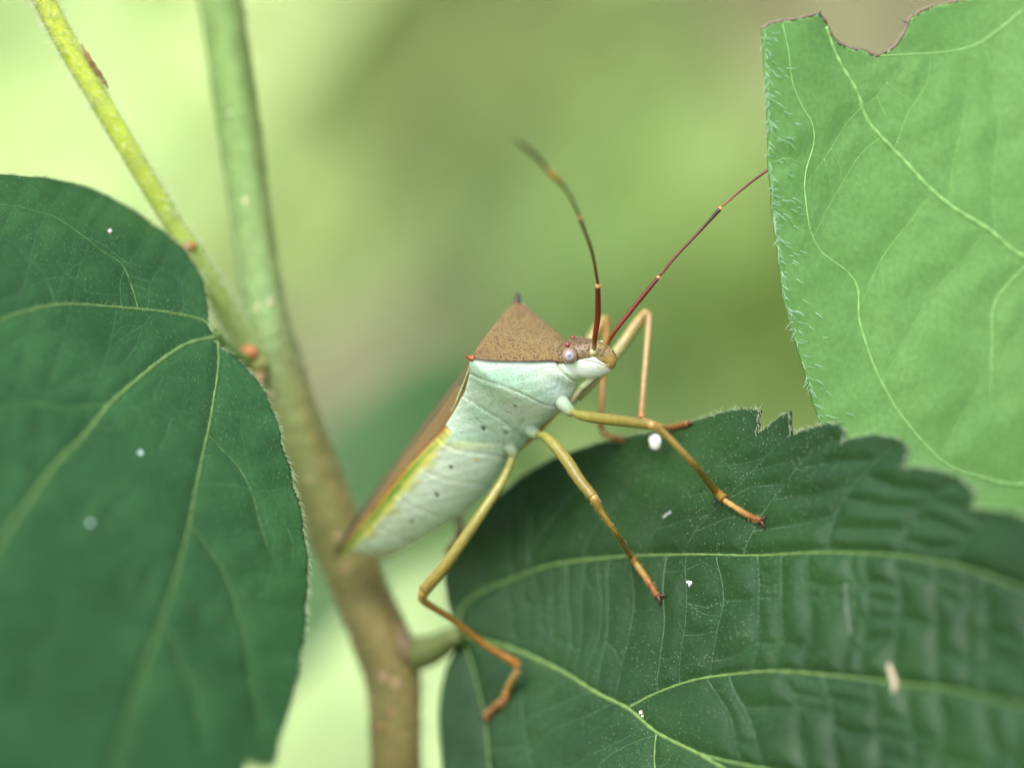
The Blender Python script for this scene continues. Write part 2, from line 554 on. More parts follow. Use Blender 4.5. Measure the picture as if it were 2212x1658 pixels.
def cross_veins(l1, l2, n, t1=(0, 1), t2=(0, 1), sag=10, jit=.25, r=None):
    """fine veins that run between two stronger ones"""
    res = []
    for k in range(n):
        a = (k + .5 + random.uniform(-jit, jit)) / n
        p = lerp_on(l1, t1[0] + (t1[1] - t1[0]) * a); q = lerp_on(l2, t2[0] + (t2[1] - t2[0]) * a)
        s = np.linspace(0, 1, 9)[:, None]
        d = q - p; nn = np.array([-d[1], d[0]]) / max(np.hypot(*d), 1)
        sg = sag * random.uniform(.3, 1.5)
        line = p + d * s + nn * (sg * np.sin(np.pi * s) + random.gauss(0, 4) * np.sin(2 * np.pi * s) + 3 * np.sin(9 * s + k))
        res.append(line)
    return res

def rungs(lines, prob=.7, n=3):
    """short veins that join neighbouring fine ones"""
    res = []
    for a, b in zip(lines[:-1], lines[1:]):
        for k in range(n):
            if random.random() > prob: continue
            t = random.uniform(.1, .9); i = int(t * (len(a) - 1)); j = int(np.clip(t + random.uniform(-.03, .03), 0, 1) * (len(b) - 1))
            if np.hypot(*(a[i] - b[j])) > 160: continue
            m = (a[i] + b[j]) / 2 + np.array([random.gauss(0, 5), random.gauss(0, 8)])
            res.append(np.array([a[i], m, b[j]]))
    return res

def edge_hairs(leaf, skin, edge, keep, n, L, r, colr, name='edge_hairs', lean=None, inner=0.):
    mb = MB()
    cen = edge.mean(0)
    idx = [i for i in range(len(edge)) if keep(*edge[i])]
    if not idx: return
    for k in range(n):
        i = idx[int(random.random() * len(idx))]
        p2 = edge[i]; q2 = edge[(i + 1) % len(edge)]
        t2 = (q2 - p2) / max(np.hypot(*(q2 - p2)), 1e-6)
        n2 = np.array([t2[1], -t2[0]])
        if inside((p2 + n2 * 3)[None], edge)[0]: n2 = -n2
        off = -abs(random.gauss(0, inner)) if inner else -1.
        b2 = p2 + n2 * off + t2 * random.uniform(0, 6)
        P, nn = skin(b2[None]); Q, _ = skin((b2 + n2 * 4)[None]); T, _ = skin((b2 + t2 * 4)[None])
        o3 = unit(Q[0] - P[0]); t3 = unit(T[0] - P[0]); s = lean if lean is not None else random.choice((-1, 1))
        d = unit(o3 * random.uniform(.3, 1.) + t3 * s * random.uniform(.2, 1.1) + nn[0] * random.uniform(-.1, .6))
        mb.hair(P[0], d, L * random.uniform(.5, 1.3), r, t3 * s * random.uniform(.1, .6) - nn[0] * .2, np.asarray(colr) * random.uniform(.8, 1.15))
    o = build(mb, name, M_HAIR, leaf); o['kind'] = 'stuff'

SHRUB_O = (W(860, 1700, 15)[0] / 1000, .015, 0.0)
shrub = empty('mulberry_shrub', SHRUB_O)
tag(shrub, 'leafy green shrub with brown speckled stem and toothed dark leaves carrying the bug', 'shrub')

# --- leaf the bug stands on
def dA(x, y):
    s = (x - 1640) * .961 + (y - 890) * .277
    base = -.0275 * s
    t = (x - 1100) * .5 + (y - 1400) * -.87            # across the midrib
    return base + 1.1 * np.sin(t / 420.) * np.sin(s / 520. + .6) + .35 * np.sin(x / 150. + y / 230.)

A_OUT = [(990, 1372), (978, 1345), (966, 1300), (959, 1250), (968, 1205), (1003, 1150), (1060, 1085), (1120, 1035), (1200, 988), (1290, 958),
         (1345, 945), (1400, 936), (1440, 927), (1480, 916), (1530, 902), (1560, 893), (1600, 884), (1628, 884), (1646, 887), (1640, 905), (1642, 920), (1630, 938),
         (1658, 925), (1682, 908), (1698, 896), (1712, 889), (1710, 915), (1706, 940), (1740, 930), (1766, 922), (1795, 916), (1818, 918), (1830, 930), (1826, 953),
         (1853, 948), (1890, 940), (1935, 945), (1958, 958), (1970, 978), (1957, 1010), (1990, 1010), (2030, 1016), (2070, 1028), (2098, 1045), (2111, 1068),
         (2095, 1097), (2130, 1100), (2180, 1105), (2230, 1120), (2260, 1150), (2255, 1185), (2330, 1200), (2400, 1250), (2400, 1300), (2480, 1350), (2560, 1480),
         (2570, 1560), (2620, 1640), (2650, 1800), (2640, 1950), (2700, 2100), (2800, 2330), (2600, 2260), (2350, 2230), (2000, 2190), (1650, 2110), (1350, 2000), (1130, 1860),
         (1010, 1760), (960, 1670), (953, 1600), (952, 1540), (954, 1490), (964, 1445), (982, 1405)]
A_MID = [(988, 1368), (1060, 1388), (1122, 1407), (1210, 1448), (1292, 1498), (1356, 1530), (1415, 1580), (1502, 1624), (1561, 1658), (1800, 1790), (2200, 2000), (2780, 2320)]
A_V1 = [(988, 1368), (994, 1312), (1040, 1276), (1093, 1253), (1198, 1217), (1327, 1202), (1473, 1196), (1619, 1198), (1783, 1192), (1941, 1199), (2087, 1226), (2211, 1270), (2400, 1320)]
A_V2 = [(1356, 1526), (1415, 1495), (1502, 1466), (1590, 1453), (1678, 1448), (1795, 1457), (1941, 1475), (2058, 1489), (2211, 1524), (2560, 1590)]
A_V3 = [(1502, 1624), (1560, 1640), (1700, 1668), (1900, 1700), (2250, 1760), (2620, 1830)]
A_V4 = [(1415, 1580), (1411, 1620), (1412, 1660), (1440, 1780), (1520, 2040)]
A_V5 = [(994, 1372), (1005, 1400), (1020, 1450), (1035, 1507), (1050, 1600), (1056, 1660), (1090, 1780)]
A_V6 = [(1122, 1407), (1125, 1480), (1130, 1560), (1150, 1660), (1220, 1800)]
a_secs = [  # side veins from the upper vein out to the teeth
    [(1386, 1199), (1425, 1130), (1480, 1070), (1540, 1010), (1600, 965), (1640, 935)],
    [(1470, 1196), (1515, 1130), (1570, 1075), (1620, 1020), (1680, 960), (1706, 940)],
    [(1602, 1198), (1640, 1120), (1690, 1050), (1740, 990), (1800, 950)],
    [(1783, 1193), (1800, 1120), (1840, 1050), (1900, 990), (1935, 960)],
    [(1941, 1199), (1960, 1140), (2000, 1080), (2060, 1045)],
    [(2050, 1215), (2090, 1160), (2150, 1120)],
    [(1250, 1210), (1285, 1140), (1340, 1080), (1400, 1010), (1450, 960)],
    [(1130, 1238), (1160, 1165), (1215, 1090), (1280, 1010)],
]
v_A = [('midrib', A_MID, .17, .07), ('side_vein', A_V1, .11, .05), ('side_vein', A_V2, .1, .06), ('side_vein', A_V3, .1, .05), ('side_vein', A_V4, .07, .05), ('side_vein', A_V5, .08, .05)]
f_A = [resample(catmull(s, 8), 8) for s in a_secs]
x1 = cross_veins(A_V1, A_MID, 9, (.10, .305), (.05, .185), sag=-14)
x2 = cross_veins(A_V1, A_V2, 15, (.32, .97), (.02, .85), sag=-14)
x3 = cross_veins(A_V2, A_V3, 12, (.1, .95), (.05, .85), sag=-12)
x4 = cross_veins(A_MID, A_V6, 5, (.12, .26), (.15, .95), sag=8)
x5 = cross_veins(A_V4, A_MID, 4, (.1, .7), (.26, .40), sag=6)
x6 = cross_veins(A_V5, A_V6, 5, (.25, 1), (.1, .9), sag=5)
x7 = []
for a, b in zip(f_A[:5], f_A[1:6]):
    n = 3
    x7 += [np.array([a[int(len(a) * t)], (a[int(len(a) * t)] + b[int(len(b) * min(.95, t + .12))]) / 2 + np.array([random.gauss(0, 6), random.gauss(0, 10)]), b[int(len(b) * min(.95, t + .12))]]) for t in (.18, .42, .66)]
x8 = cross_veins([(1000, 1290), (1200, 1217)], [(1010, 1160), (1150, 1030)], 3, sag=10)
fine_A = f_A + x1 + x2 + x3 + x4 + x5 + x6 + [resample(catmull(A_V6, 8), 8)] + x7 + x8 + rungs(x1, .6, 3) + rungs(x2, .8, 4) + rungs(x3, .6, 3)
ampA = lambda x, y: .13 + .2 * smooth(1250, 2000, x)
leafA, skinA, edgeA = leaf_surface(A_OUT, dA, v_A, fine_A, ampA, 20, 'leaf', M_LEAF_DARK, shrub, fine_step=6.5, label='dark green toothed leaf under the feet of the bug')
vein_parts(leafA, skinA, v_A, fine_A, lin(104, 132, 70), lin(84, 112, 86), .028)
edge_hairs(leafA, skinA, edgeA, lambda x, y: x > 1180 and y < 1120, 420, .38, .014, lin(215, 225, 195), inner=2.)
edge_hairs(leafA, skinA, edgeA, lambda x, y: x < 1180 and 1000 < y < 1660, 150, .35, .013, lin(190, 210, 160))

def vein_hairs(leaf, skin, lines, n, L, r, colr, spread=3.):
    mb = MB()
    for k in range(n):
        l = random.choice(lines); q = resample(catmull(l, 6), 5)
        q = q[(q[:, 0] > -30) & (q[:, 0] < 2240) & (q[:, 1] > -30) & (q[:, 1] < 1690)]
        if len(q) < 3: continue
        b = q[random.randrange(len(q))] + np.array([random.gauss(0, spread), random.gauss(0, spread)])
        P, n_ = skin(b[None])
        d = unit(n_[0] + rng.normal(0, .8, 3))
        mb.hair(P[0], d, L * random.uniform(.5, 1.3), r, rng.normal(0, .3, 3), colr)
    o = build(mb, 'vein_hairs', M_HAIR, leaf); o['kind'] = 'stuff'
vein_hairs(leafA, skinA, [A_V1, A_V2, A_MID], 380, .2, .009, lin(170, 195, 130))

# --- leaf on the left
def dB(x, y):
    base = .029 * (x - 300) - .0247 * (y - 700)
    return base + .8 * np.sin((x + y) / 330.) + 1.2 * smooth(520, 380, y) * 1.5 + .00002 * np.maximum(x - 560, 0) ** 2
B_OUT = [(468, 742), (458, 720), (452, 700), (450, 680), (445, 640), (436, 605), (420, 570), (392, 535), (355, 503), (315, 474), (262, 440), (215, 415), (150, 393), (80, 385), (0, 379), (-90, 385),
         (-220, 430), (-330, 500), (-360, 560), (-480, 700), (-560, 900), (-600, 1150), (-590, 1400), (-560, 1600), (-450, 1800), (-330, 1950), (-120, 2130), (20, 2260), (120, 2100), (260, 1980), (330, 1900),
         (400, 1850), (440, 1780), (510, 1720), (528, 1660), (532, 1641), (560, 1652), (586, 1655), (592, 1640), (600, 1600), (620, 1540), (640, 1470), (652, 1400), (660, 1330), (664, 1260), (662, 1200),
         (654, 1140), (643, 1080), (630, 1030), (612, 970), (602, 930), (592, 890), (572, 850), (548, 815), (520, 785), (495, 762)]
B_MID = [(466, 727), (430, 733), (395, 746), (340, 783), (290, 825), (240, 870), (180, 943), (120, 1003), (60, 1087), (0, 1170), (-100, 1330), (-200, 1550), (-160, 1900), (10, 2220)]
B_V1 = [(462, 716), (440, 690), (380, 675), (300, 665), (200, 657), (120, 657), (50, 672), (0, 690), (-150, 740), (-330, 850), (-560, 1000)]
B_V3 = [(472, 735), (474, 780), (465, 850), (450, 935), (430, 1030), (410, 1130), (385, 1235), (350, 1340), (300, 1480), (250, 1640), (200, 1850), (150, 2020)]
B_V4 = [(412, 1135), (440, 1165), (472, 1210), (500, 1265), (520, 1330), (535, 1400), (545, 1470), (560, 1560)]
B_V5 = [(450, 935), (480, 965), (520, 1010), (545, 1060), (560, 1110), (580, 1180)]
B_V6 = [(300, 663), (285, 610), (262, 565), (225, 540), (178, 505), (130, 470), (90, 455), (0, 440), (-100, 450)]
B_V7 = [(120, 655), (100, 600), (60, 555), (20, 520), (-60, 500)]
B_V8 = [(240, 870), (200, 872), (140, 880), (70, 868), (0, 872), (-150, 900)]
B_V9 = [(352, 1335), (380, 1390), (405, 1460), (425, 1530), (440, 1600)]
v_B = [('midrib', B_MID, .17, .1), ('side_vein', B_V1, .12, .06), ('side_vein', B_V3, .1, .04), ('side_vein', B_V4, .045, .025), ('side_vein', B_V5, .035, .025), ('side_vein', B_V6, .035, .02), ('side_vein', B_V8, .05, .03), ('side_vein', B_V9, .04, .02)]
y1 = cross_veins(B_V1, B_MID, 7, (.08, .62), (.08, .62), sag=16)
y2 = cross_veins(B_MID, B_V3, 9, (.06, .62), (.05, .68), sag=-14)
y3 = cross_veins(B_V3, [(580, 860), (615, 980), (650, 1150), (660, 1300), (600, 1600)], 8, (.1, .55), (0, .9), sag=12)
y4 = cross_veins(B_V1, [(430, 600), (330, 490), (180, 410), (0, 390)], 7, (.05, .5), (0, .95), sag=-14)
y5 = cross_veins(B_V8, B_V1, 3, (.15, .8), (.5, .85), sag=10)
fine_B = [resample(catmull(B_V7, 8), 8)] + y1 + y2 + y3 + y4 + y5 + rungs(y1, .6, 3) + rungs(y2, .6, 3) + rungs(y4, .8, 3) + rungs(y3, .6, 2)
leafB, skinB, edgeB = leaf_surface(B_OUT, dB, v_B, fine_B, .14, 26, 'leaf', M_LEAF_DARK2, shrub, fine_step=7, label='large dark green leaf hanging beside the yellow green stalk')
vein_parts(leafB, skinB, v_B, fine_B, lin(92, 122, 62), lin(76, 112, 76), .02)
edge_hairs(leafB, skinB, edgeB, lambda x, y: y < 1690 and x > -30, 620, .45, .018, lin(205, 220, 175), inner=1.5, lean=-1)
vein_hairs(leafB, skinB, [B_MID, B_V1, B_V3], 500, .22, .009, lin(185, 205, 140), 4)

# --- stem
ST = [(430, -420, 17), (455, -180, 16.2), (478, 0, 15.5), (515, 275, 14.6), (551, 530, 13.8), (574, 690, 13.6), (592, 770, 14.2), (622, 870, 15), (682, 1040, 16.6), (735, 1170, 17.2), (783, 1285, 17), (830, 1400, 16.6), (851, 1480, 16.6), (856, 1660, 17), (860, 1900, 18)]
SR = [1.3, 1.35, 1.38, 1.34, 1.3, 1.42, 1.68, 1.66, 1.75, 1.72, 1.68, 1.82, 1.72, 1.58, 1.58]
SC = [(118, 148, 80), (118, 148, 80), (118, 148, 80), (122, 152, 84), (128, 156, 92), (138, 166, 108), (140, 158, 102), (140, 152, 94), (136, 138, 82), (134, 130, 76), (138, 128, 74), (140, 126, 74), (140, 130, 78), (138, 126, 74), (135, 120, 72)]
stem3 = np.array([W(*p) for p in ST]); _e = stem3[-1]; _g = np.array([SHRUB_O[0] * 1000, 15, -1012.])
stem3 = np.vstack([stem3, _e + [0, 0, -8], _e + [0, 0, -30], _e + [1, 0, -120], _e * .5 + _g * .5, _g])
SRr = np.r_[SR, 1.5, 1.7, 2.2, 3.5, 5.]
SCc = np.vstack([[lin(*c) for c in SC], [lin(120, 100, 65)] * 5])
SP = catmull(stem3, 14); ts = np.linspace(0, len(stem3) - 1, len(SP))
Sr = np.interp(ts, range(len(stem3)), SRr)
Sc = np.stack([np.interp(ts, range(len(stem3)), SCc[:, k]) for k in range(3)], 1)
mb = MB(); mb.tube(SP, Sr, 28, Sc)
V = np.vstack(mb.v); T0 = np.repeat(SP, 28, axis=0); rel = V - T0
ang = np.tile(np.linspace(0, 2 * np.pi, 28, endpoint=False), len(SP))
V = T0 + rel * (1 + .05 * np.cos(3 * ang + .5) + .02 * rng.normal(0, 1, len(V)))[:, None]
Cs = np.vstack(mb.c).copy() * .92
sidef = unit(rel)[:, 0]
Cs *= np.where(sidef[:, None] > .45, np.array([1.08, .9, .78]), 1.)     # the brownish bark side of the shoot
stem = link('stem', V, mb.f, M_STEM, shrub, True, Cs)

def on_stem(px, py):
    q = W(px, py, 15); i = np.argmin(np.hypot(SP[:, 0] - q[0], SP[:, 2] - q[2]))
    c = SP[i]; dx = np.clip(q[0] - c[0], -Sr[i] * .95, Sr[i] * .95)
    t = unit(SP[min(i + 1, len(SP) - 1)] - SP[i - 1])
    y = -math.sqrt(max(Sr[i] ** 2 - dx ** 2, .01)) * 1.0
    return np.array([c[0] + dx, c[1] + y, q[2]]), unit(np.array([dx, y, 0])), t
mb = MB()
for px, py, s, cc in [(535, 438, .3, (225, 215, 165)), (590, 655, .32, (215, 205, 165)), (562, 668, .26, (205, 205, 160)), (590, 758, .26, (205, 190, 140)), (588, 855, .34, (205, 190, 150)), (634, 926, .36, (214, 190, 150)),
                      (655, 985, .3, (200, 190, 145)), (668, 1035, .3, (205, 185, 140)), (690, 1085, .28, (190, 150, 105)), (655, 1105, .2, (190, 150, 110)), (728, 1160, .36, (205, 165, 130)), (720, 1060, .2, (185, 165, 115)), (745, 1230, .3, (195, 160, 120)),
                      (780, 1300, .25, (190, 160, 115)), (828, 1462, .42, (215, 170, 135)), (855, 1475, .4, (215, 175, 140)), (845, 1535, .32, (205, 160, 120)), (822, 1570, .28, (195, 140, 90)), (868, 1590, .25, (195, 150, 100)), (500, 250, .22, (190, 200, 150)), (838, 1630, .26, (190, 150, 100))]:
    p, n, t = on_stem(px, py); n_ = unit(n - t * (n @ t)); b = np.cross(n_, t)
    mb2 = MB(); mb2.ball(p, (s * .75, s, s * .35), lin(*cc) * .72, 10, 6, [b, t, n_])
    build(mb2, 'lenticel', M_BITS, stem)

def stem_hairs(parent, P, r, n, L, hr, colr, rng_t=(0, 1)):
    mb = MB()
    for k in range(n):
        i = int((rng_t[0] + random.random() * (rng_t[1] - rng_t[0])) * (len(P) - 2)); f = random.random()
        c = P[i] * (1 - f) + P[i + 1] * f; t = unit(P[i + 1] - P[i])
        q = unit(rng.normal(0, 1, 3)); q = unit(q - t * (q @ t))
        if q[1] > .5: q = -q
        d = unit(q + t * random.uniform(-.5, .5) + rng.normal(0, .2, 3))
        mb.hair(c + q * r[min(i, len(r) - 1)] * .97, d, L * random.uniform(.4, 1.3), hr, rng.normal(0, .4, 3), np.asarray(colr) * random.uniform(.8, 1.15))
    o = build(mb, 'hairs', M_HAIR, parent); o['kind'] = 'stuff'
ia = int(len(SP) * .06); ib = int(len(SP) * .82)
stem_hairs(stem, SP, Sr, 3200, .5, .016, lin(205, 205, 165), (.05, .72))

# yellow green leaf stalk that leans into the stem
DP = [(20, -300, 2.5), (62, -80, 3), (100, 10, 3.6), (150, 105, 4.2), (210, 208, 5), (270, 310, 6), (330, 412, 7.2), (390, 512, 8.6), (440, 590, 10), (480, 655, 11.2), (512, 708, 12.4), (545, 760, 13.4)]
D3 = catmull([W(*p) for p in DP], 14); td = np.linspace(0, 1, len(D3))
Dr = np.interp(td, [0, .2, .5, .62, .66, .7, .85, .95, 1], [.66, .67, .62, .6, .72, .68, .74, .92, 1.])
Dc = np.stack([np.interp(td, [0, .5, .66, .8, 1], [lin(*c)[k] for c in ((192, 204, 72), (190, 206, 74), (172, 196, 78), (150, 178, 70), (150, 176, 92))]) for k in range(3)], 1)
mb = MB(); mb.tube(D3, Dr, 20, Dc)
stalk = build(mb, 'leaf_stalk', M_STEM, shrub); stalk['label'] = 'hairy yellow green stalk leaning away from the stem'
stem_hairs(stalk, D3, Dr, 3000, .42, .015, lin(240, 244, 215), (.05, 1))
mb = MB()
p = W(405, 534, 8.3); mb.ball(p, (.62, .35, .34), lin(150, 105, 45), 12, 8, [unit([1, 0, .25]), [0, -1, 0], unit([-.25, 0, 1])])
build(mb, 'scar', M_BITS, stalk)
mb = MB()                                        # dried stipule: a curled brown flake
q = catmull([W(176, 98, 3.6), W(190, 124, 3.6), (W(205, 149, 4.)), W(222, 172, 4.4), W(233, 190, 4.8)], 6)
wv = np.interp(np.linspace(0, 1, len(q)), [0, .15, .6, 1], [.06, .24, .3, .1])
up = np.array([.45, -.5, .35])
v = []; f = []
for i in range(len(q)):
    for j, s in enumerate((-1, 0, 1)):
        v.append(q[i] + up * s * wv[i] + np.array([0, -.06 * (s == 0), .05 * math.sin(i * 1.3 + s)]))
for i in range(len(q) - 1):
    for j in (0, 1):
        f.append((i * 3 + j, i * 3 + j + 1, i * 3 + 4 + j, i * 3 + 3 + j))
nv = len(v); v2 = [a + np.array([.02, .04, 0]) for a in v]
f2 = f + [tuple(k + nv for k in t[::-1]) for t in f]
mb.add(np.array(v + v2), f2, lin(160, 122, 86)); build(mb, 'dried_stipule', M_BITS, stalk)

# stalk of the left leaf (behind it), bud scars, stalk of the lower leaf
mb = MB(); P = catmull([W(463, 719, 6.3), W(478, 747, 7.6), W(515, 775, 10.8), W(560, 800, 14)], 10)
mb.tube(P, np.linspace(.36, .6, len(P)), 14, lin(112, 138, 66)); build(mb, 'leaf_stalk', M_STEM, shrub)
mb = MB(); P = catmull([W(466, 722, 3.2), W(470, 735, 3.4), W(495, 763, 4.6), W(548, 816, 5.6), W(592, 890, 6.4)], 8)
mb = MB(); c0 = W(537, 762, 11.6)
mb.ball(c0, (.62, .5, .45), lin(176, 112, 66), 12, 8); mb.ball(W(551, 785, 12.2), (.75, .6, .6), lin(150, 150, 80), 12, 8); mb.ball(W(556, 812, 12.4), (.5, .5, .7), lin(185, 150, 105), 12, 8)
build(mb, 'bud', M_BITS, shrub)
mb = MB(); P = catmull([W(990, 1370, 12.4), W(968, 1380, 13.2), W(940, 1398, 14.4), W(905, 1410, 15.6), W(868, 1412, 16.4)], 10)
mb.tube(P, np.interp(np.linspace(0, 1, len(P)), [0, .3, .7, 1], [.5, .75, 1.05, 1.2]), 16, lin(104, 116, 66)); build(mb, 'leaf_stalk', M_STEM, shrub)
mb = MB(); mb.ball(W(876, 1400, 15.2), (.75, .6, 1.1), lin(118, 100, 70), 12, 10, [unit([1, 0, .5]), [0, 1, 0], unit([-.5, 0, 1])]); mb.ball(W(862, 1365, 15.6), (.4, .4, .6), lin(140, 120, 80), 10, 8)
build(mb, 'bud', M_BITS, shrub)

# ------------------------------------------------------------------ pale leaf of a neighbouring shoot, upper right
shoot_o = (W(2650, 700, 25)[0] / 1000, .03, 0.)
shoot = empty('leafy_shoot', shoot_o)
tag(shoot, 'pale green leaf with bitten upper edge on a shoot behind the antenna', 'plant')
def dC(x, y):
    return -1.4 + .015 * (x - 1650) + .0022 * (y - 400) + .7 * np.sin((x - 1600) / 210. + y / 400.) * smooth(1660, 1900, x)
C_OUT = [(1644, 62), (1660, 52), (1700, 45), (1735, 38), (1766, 31), (1780, 45), (1790, 62), (1800, 82), (1812, 94), (1832, 104), (1860, 108), (1888, 119), (1910, 113), (1932, 98), (1948, 76), (1957, 56), (1962, 42), (1985, 26), (2010, 14), (2050, 6), (2090, -6), (2180, -50),
         (2300, -90), (2420, -60), (2550, 60), (2660, 260), (2720, 520), (2710, 740), (2640, 960), (2540, 1150), (2400, 1290), (2250, 1350), (2100, 1330), (1960, 1240), (1860, 1110), (1800, 990), (1772, 915), (1755, 870), (1735, 800), (1712, 725), (1692, 650), (1680, 565), (1670, 470), (1661, 360), (1656, 250), (1650, 150)]
C_V1 = [(1783, 58), (1812, 130), (1850, 200), (1880, 270), (1950, 345), (2000, 400), (2060, 450), (2140, 500), (2211, 555), (2400, 640), (2680, 720)]
C_V2 = [(1690, 52), (1700, 100), (1712, 180), (1735, 235), (1752, 265), (1757, 310), (1740, 370), (1738, 420), (1748, 490), (1775, 545), (1832, 590), (1852, 625), (1856, 690), (1880, 770), (1912, 840), (1960, 915), (2040, 1000), (2120, 1030), (2211, 1045), (2450, 1020)]
C_V3 = [(2300, 500), (2230, 560), (2150, 650), (2142, 740), (2140, 860)]
C_V4 = [(1890, 122), (1960, 118), (2050, 112), (2120, 90), (2211, 20)]
C_V5 = [(2120, 90), (2145, 160), (2150, 230), (2190, 300)]
v_C = [('side_vein', C_V1, .13, .2), ('side_vein', C_V2, .05, .1), ('side_vein', C_V3, .07, .04), ('side_vein', C_V4, .04, .07)]
z1 = cross_veins(C_V1, C_V2, 6, (.1, .8), (.2, .85), sag=14, jit=.4)
z2 = cross_veins(C_V1, C_V4, 4, (.1, .6), (.1, .9), sag=14)
z3 = cross_veins([(1668, 300), (1690, 600), (1750, 850)], C_V2, 5, (0, 1), (.15, .75), sag=8)
fine_C = [resample(catmull(C_V5, 8), 8)] + z1 + z2 + rungs(z1, .7, 2) + rungs(z2, .7, 2) + z3[:2]
leafC, skinC, edgeC = leaf_surface(C_OUT, dC, v_C, fine_C, .16, 38, 'leaf', M_LEAF_PALE, shoot, fine_step=8, label='pale green leaf with hairy left edge and bitten brown rim', vein_deep=-.02)
vein_parts(leafC, skinC, v_C, fine_C, lin(136, 180, 104), lin(126, 174, 92), .032)
mb = MB()
for k in range(230):
    t = random.random()
    P2 = lerp_on([(1646, 62), (1650, 150), (1656, 250), (1661, 360), (1670, 470), (1680, 565), (1692, 650), (1712, 725), (1735, 800), (1755, 870), (1772, 915)], t)
    on_edge = k < 160
    off = random.uniform(-2, 5) if on_edge else random.uniform(8, 75) * random.uniform(.3, 1)
    P, n = skinC((P2 + [off, 0])[None])
    d = unit(np.array([random.uniform(-.6, .9) if on_edge else random.uniform(.5, 1), -.4, -random.uniform(.1, .8) if on_edge else -random.uniform(.1, .5)]))
    mb.hair(P[0] + n[0] * .0, d, random.uniform(.25, .7), random.uniform(.02, .032), np.array([random.uniform(-.2, .3), 0, random.uniform(-.5, .4)]), lin(205, 235, 205) * random.uniform(.85, 1.1))
o = build(mb, 'edge_hairs', M_HAIR, leafC); o['kind'] = 'stuff'
mb = MB()                                        # dry brown rim along the bite
q = resample(catmull([(1644, 62), (1660, 52), (1700, 45), (1735, 38), (1766, 31), (1780, 45), (1790, 62), (1800, 82), (1812, 94), (1832, 104), (1860, 108), (1888, 119), (1910, 113), (1932, 98), (1948, 76), (1957, 56), (1962, 42), (1985, 26), (2010, 14), (2050, 6), (2090, -6), (2180, -50)], 5), 5)
P, n = skinC(q); P = P - n * .1 + rng.normal(0, .025, P.shape)
mb.tube(P, .1 + .05 * rng.random(len(P)), 6, lin(120, 105, 85))
p0 = skinC([[1958, 50]])[0][0]; mb.hair(p0, [-1, 0, .2], .5, .08, [0, 0, .2], lin(90, 75, 60)); p0 = skinC([[1766, 33]])[0][0]; mb.hair(p0, [.3, 0, 1], .3, .1, None, lin(80, 65, 55))
build(mb, 'bitten_rim', M_BITS, leafC)
mb = MB(); P = catmull([W(2680, 720, 14.8), W(2800, 760, 17), W(2900, 900, 20), W(2960, 1400, 26)], 10); mb.tube(P, np.linspace(.7, 1.1, len(P)), 12, lin(130, 160, 80)); build(mb, 'leaf_stalk', M_STEM, shoot)
mb = MB(); P = catmull([W(2940, 600, 26), W(2960, 1400, 26), W(2970, 3500, 28), (shoot_o[0] * 1000, 30, -1012)], 10); mb.tube(P, np.linspace(1.2, 4, len(P)), 12, lin(125, 130, 75)); build(mb, 'stem', M_STEM, shoot)

# a nearer green leaf low behind the stem
low = empty('low_plant', (W(760, 1700, 60)[0] / 1000, .06, 0.))
tag(low, 'soft green blurred leaf low behind the brown stem', 'plant')
def dE(x, y): return 105 + .012 * (x - 800) - .01 * (y - 1200) + 2 * np.sin(x / 200.)
E_OUT = [(1020, 1090), (970, 1150), (910, 1195), (850, 1235), (790, 1290), (730, 1370), (680, 1430), (600, 1480), (500, 1480), (430, 1400), (440, 1290), (500, 1170), (580, 1060), (660, 970), (740, 890), (830, 820), (930, 770), (1020, 780), (1070, 860), (1065, 980)]
E_V = [(1050, 930), (900, 1050), (740, 1220), (600, 1400)]
M_LEAF_MID = leaf_mat('mid_leaf', (.035, .11, .018), (.05, .135, .026), (.1, .25, .1), (.1, .35, .05), .3, .5, dot_amt=.05)
leafE, skinE, edgeE = leaf_surface(E_OUT, dE, [('midrib', E_V, .3, .15)], cross_veins(E_V, E_V[::-1], 2), .1, 30, 'leaf', M_LEAF_MID, low, fine_step=24)
mb = MB(); P, n = skinE(resample(catmull(E_V, 6), 20)); mb.tube(P, .3, 6, lin(110, 150, 80)); build(mb, 'midrib', M_VEIN, leafE)
mb = MB(); P = catmull([W(1050, 925, 106), W(1180, 1000, 112), W(1250, 1500, 115), W(1200, 3200, 112), (low['_o'][0] * 1000, 60, -1012)], 10); mb.tube(P, np.linspace(.8, 3, len(P)), 10, lin(110, 130, 70)); build(mb, 'stem', M_STEM, low)

# ------------------------------------------------------------------ the bug
a_ = np.array([16.42, -11.5, 11.53]); a_ /= np.linalg.norm(a_)           # tail to head
r_ = np.array([-2.8, -7.5, -3.7]); r_ -= a_ * (r_ @ a_); r_ /= np.linalg.norm(r_)   # to its near side
d_ = np.cross(r_, a_)                                                     # out of its back
BO = W(1009, 773, -.5) - 4.4 * r_
CAM = np.array([0, -DIST, 0.])
def S3(s, u, v):                     # body coordinates -> mm
    s, u, v = np.broadcast_arrays(np.asarray(s, float), np.asarray(u, float), np.asarray(v, float))
    return BO + s[..., None] * a_ + u[..., None] * r_ + v[..., None] * d_
def Bc(x, y, u):                     # pixel + lateral position -> body coordinates
    D = W(x, y, 0) - CAM; t = ((BO - CAM) @ r_ + u) / (D @ r_); p = CAM + t * D - BO
    return np.array([p @ a_, u, p @ d_])
def Bp(x, y, u): return S3(*Bc(x, y, u))
def to_px(P):
    k = (DIST + P[..., 1]) / DIST
    return np.stack([P[..., 0] / k / MM + 1105.5, 829 - P[..., 2] / k / MM], -1)

bug_o = S3(-6, 0, -7) / 1000 + np.array([0, 0, BASE_Z])
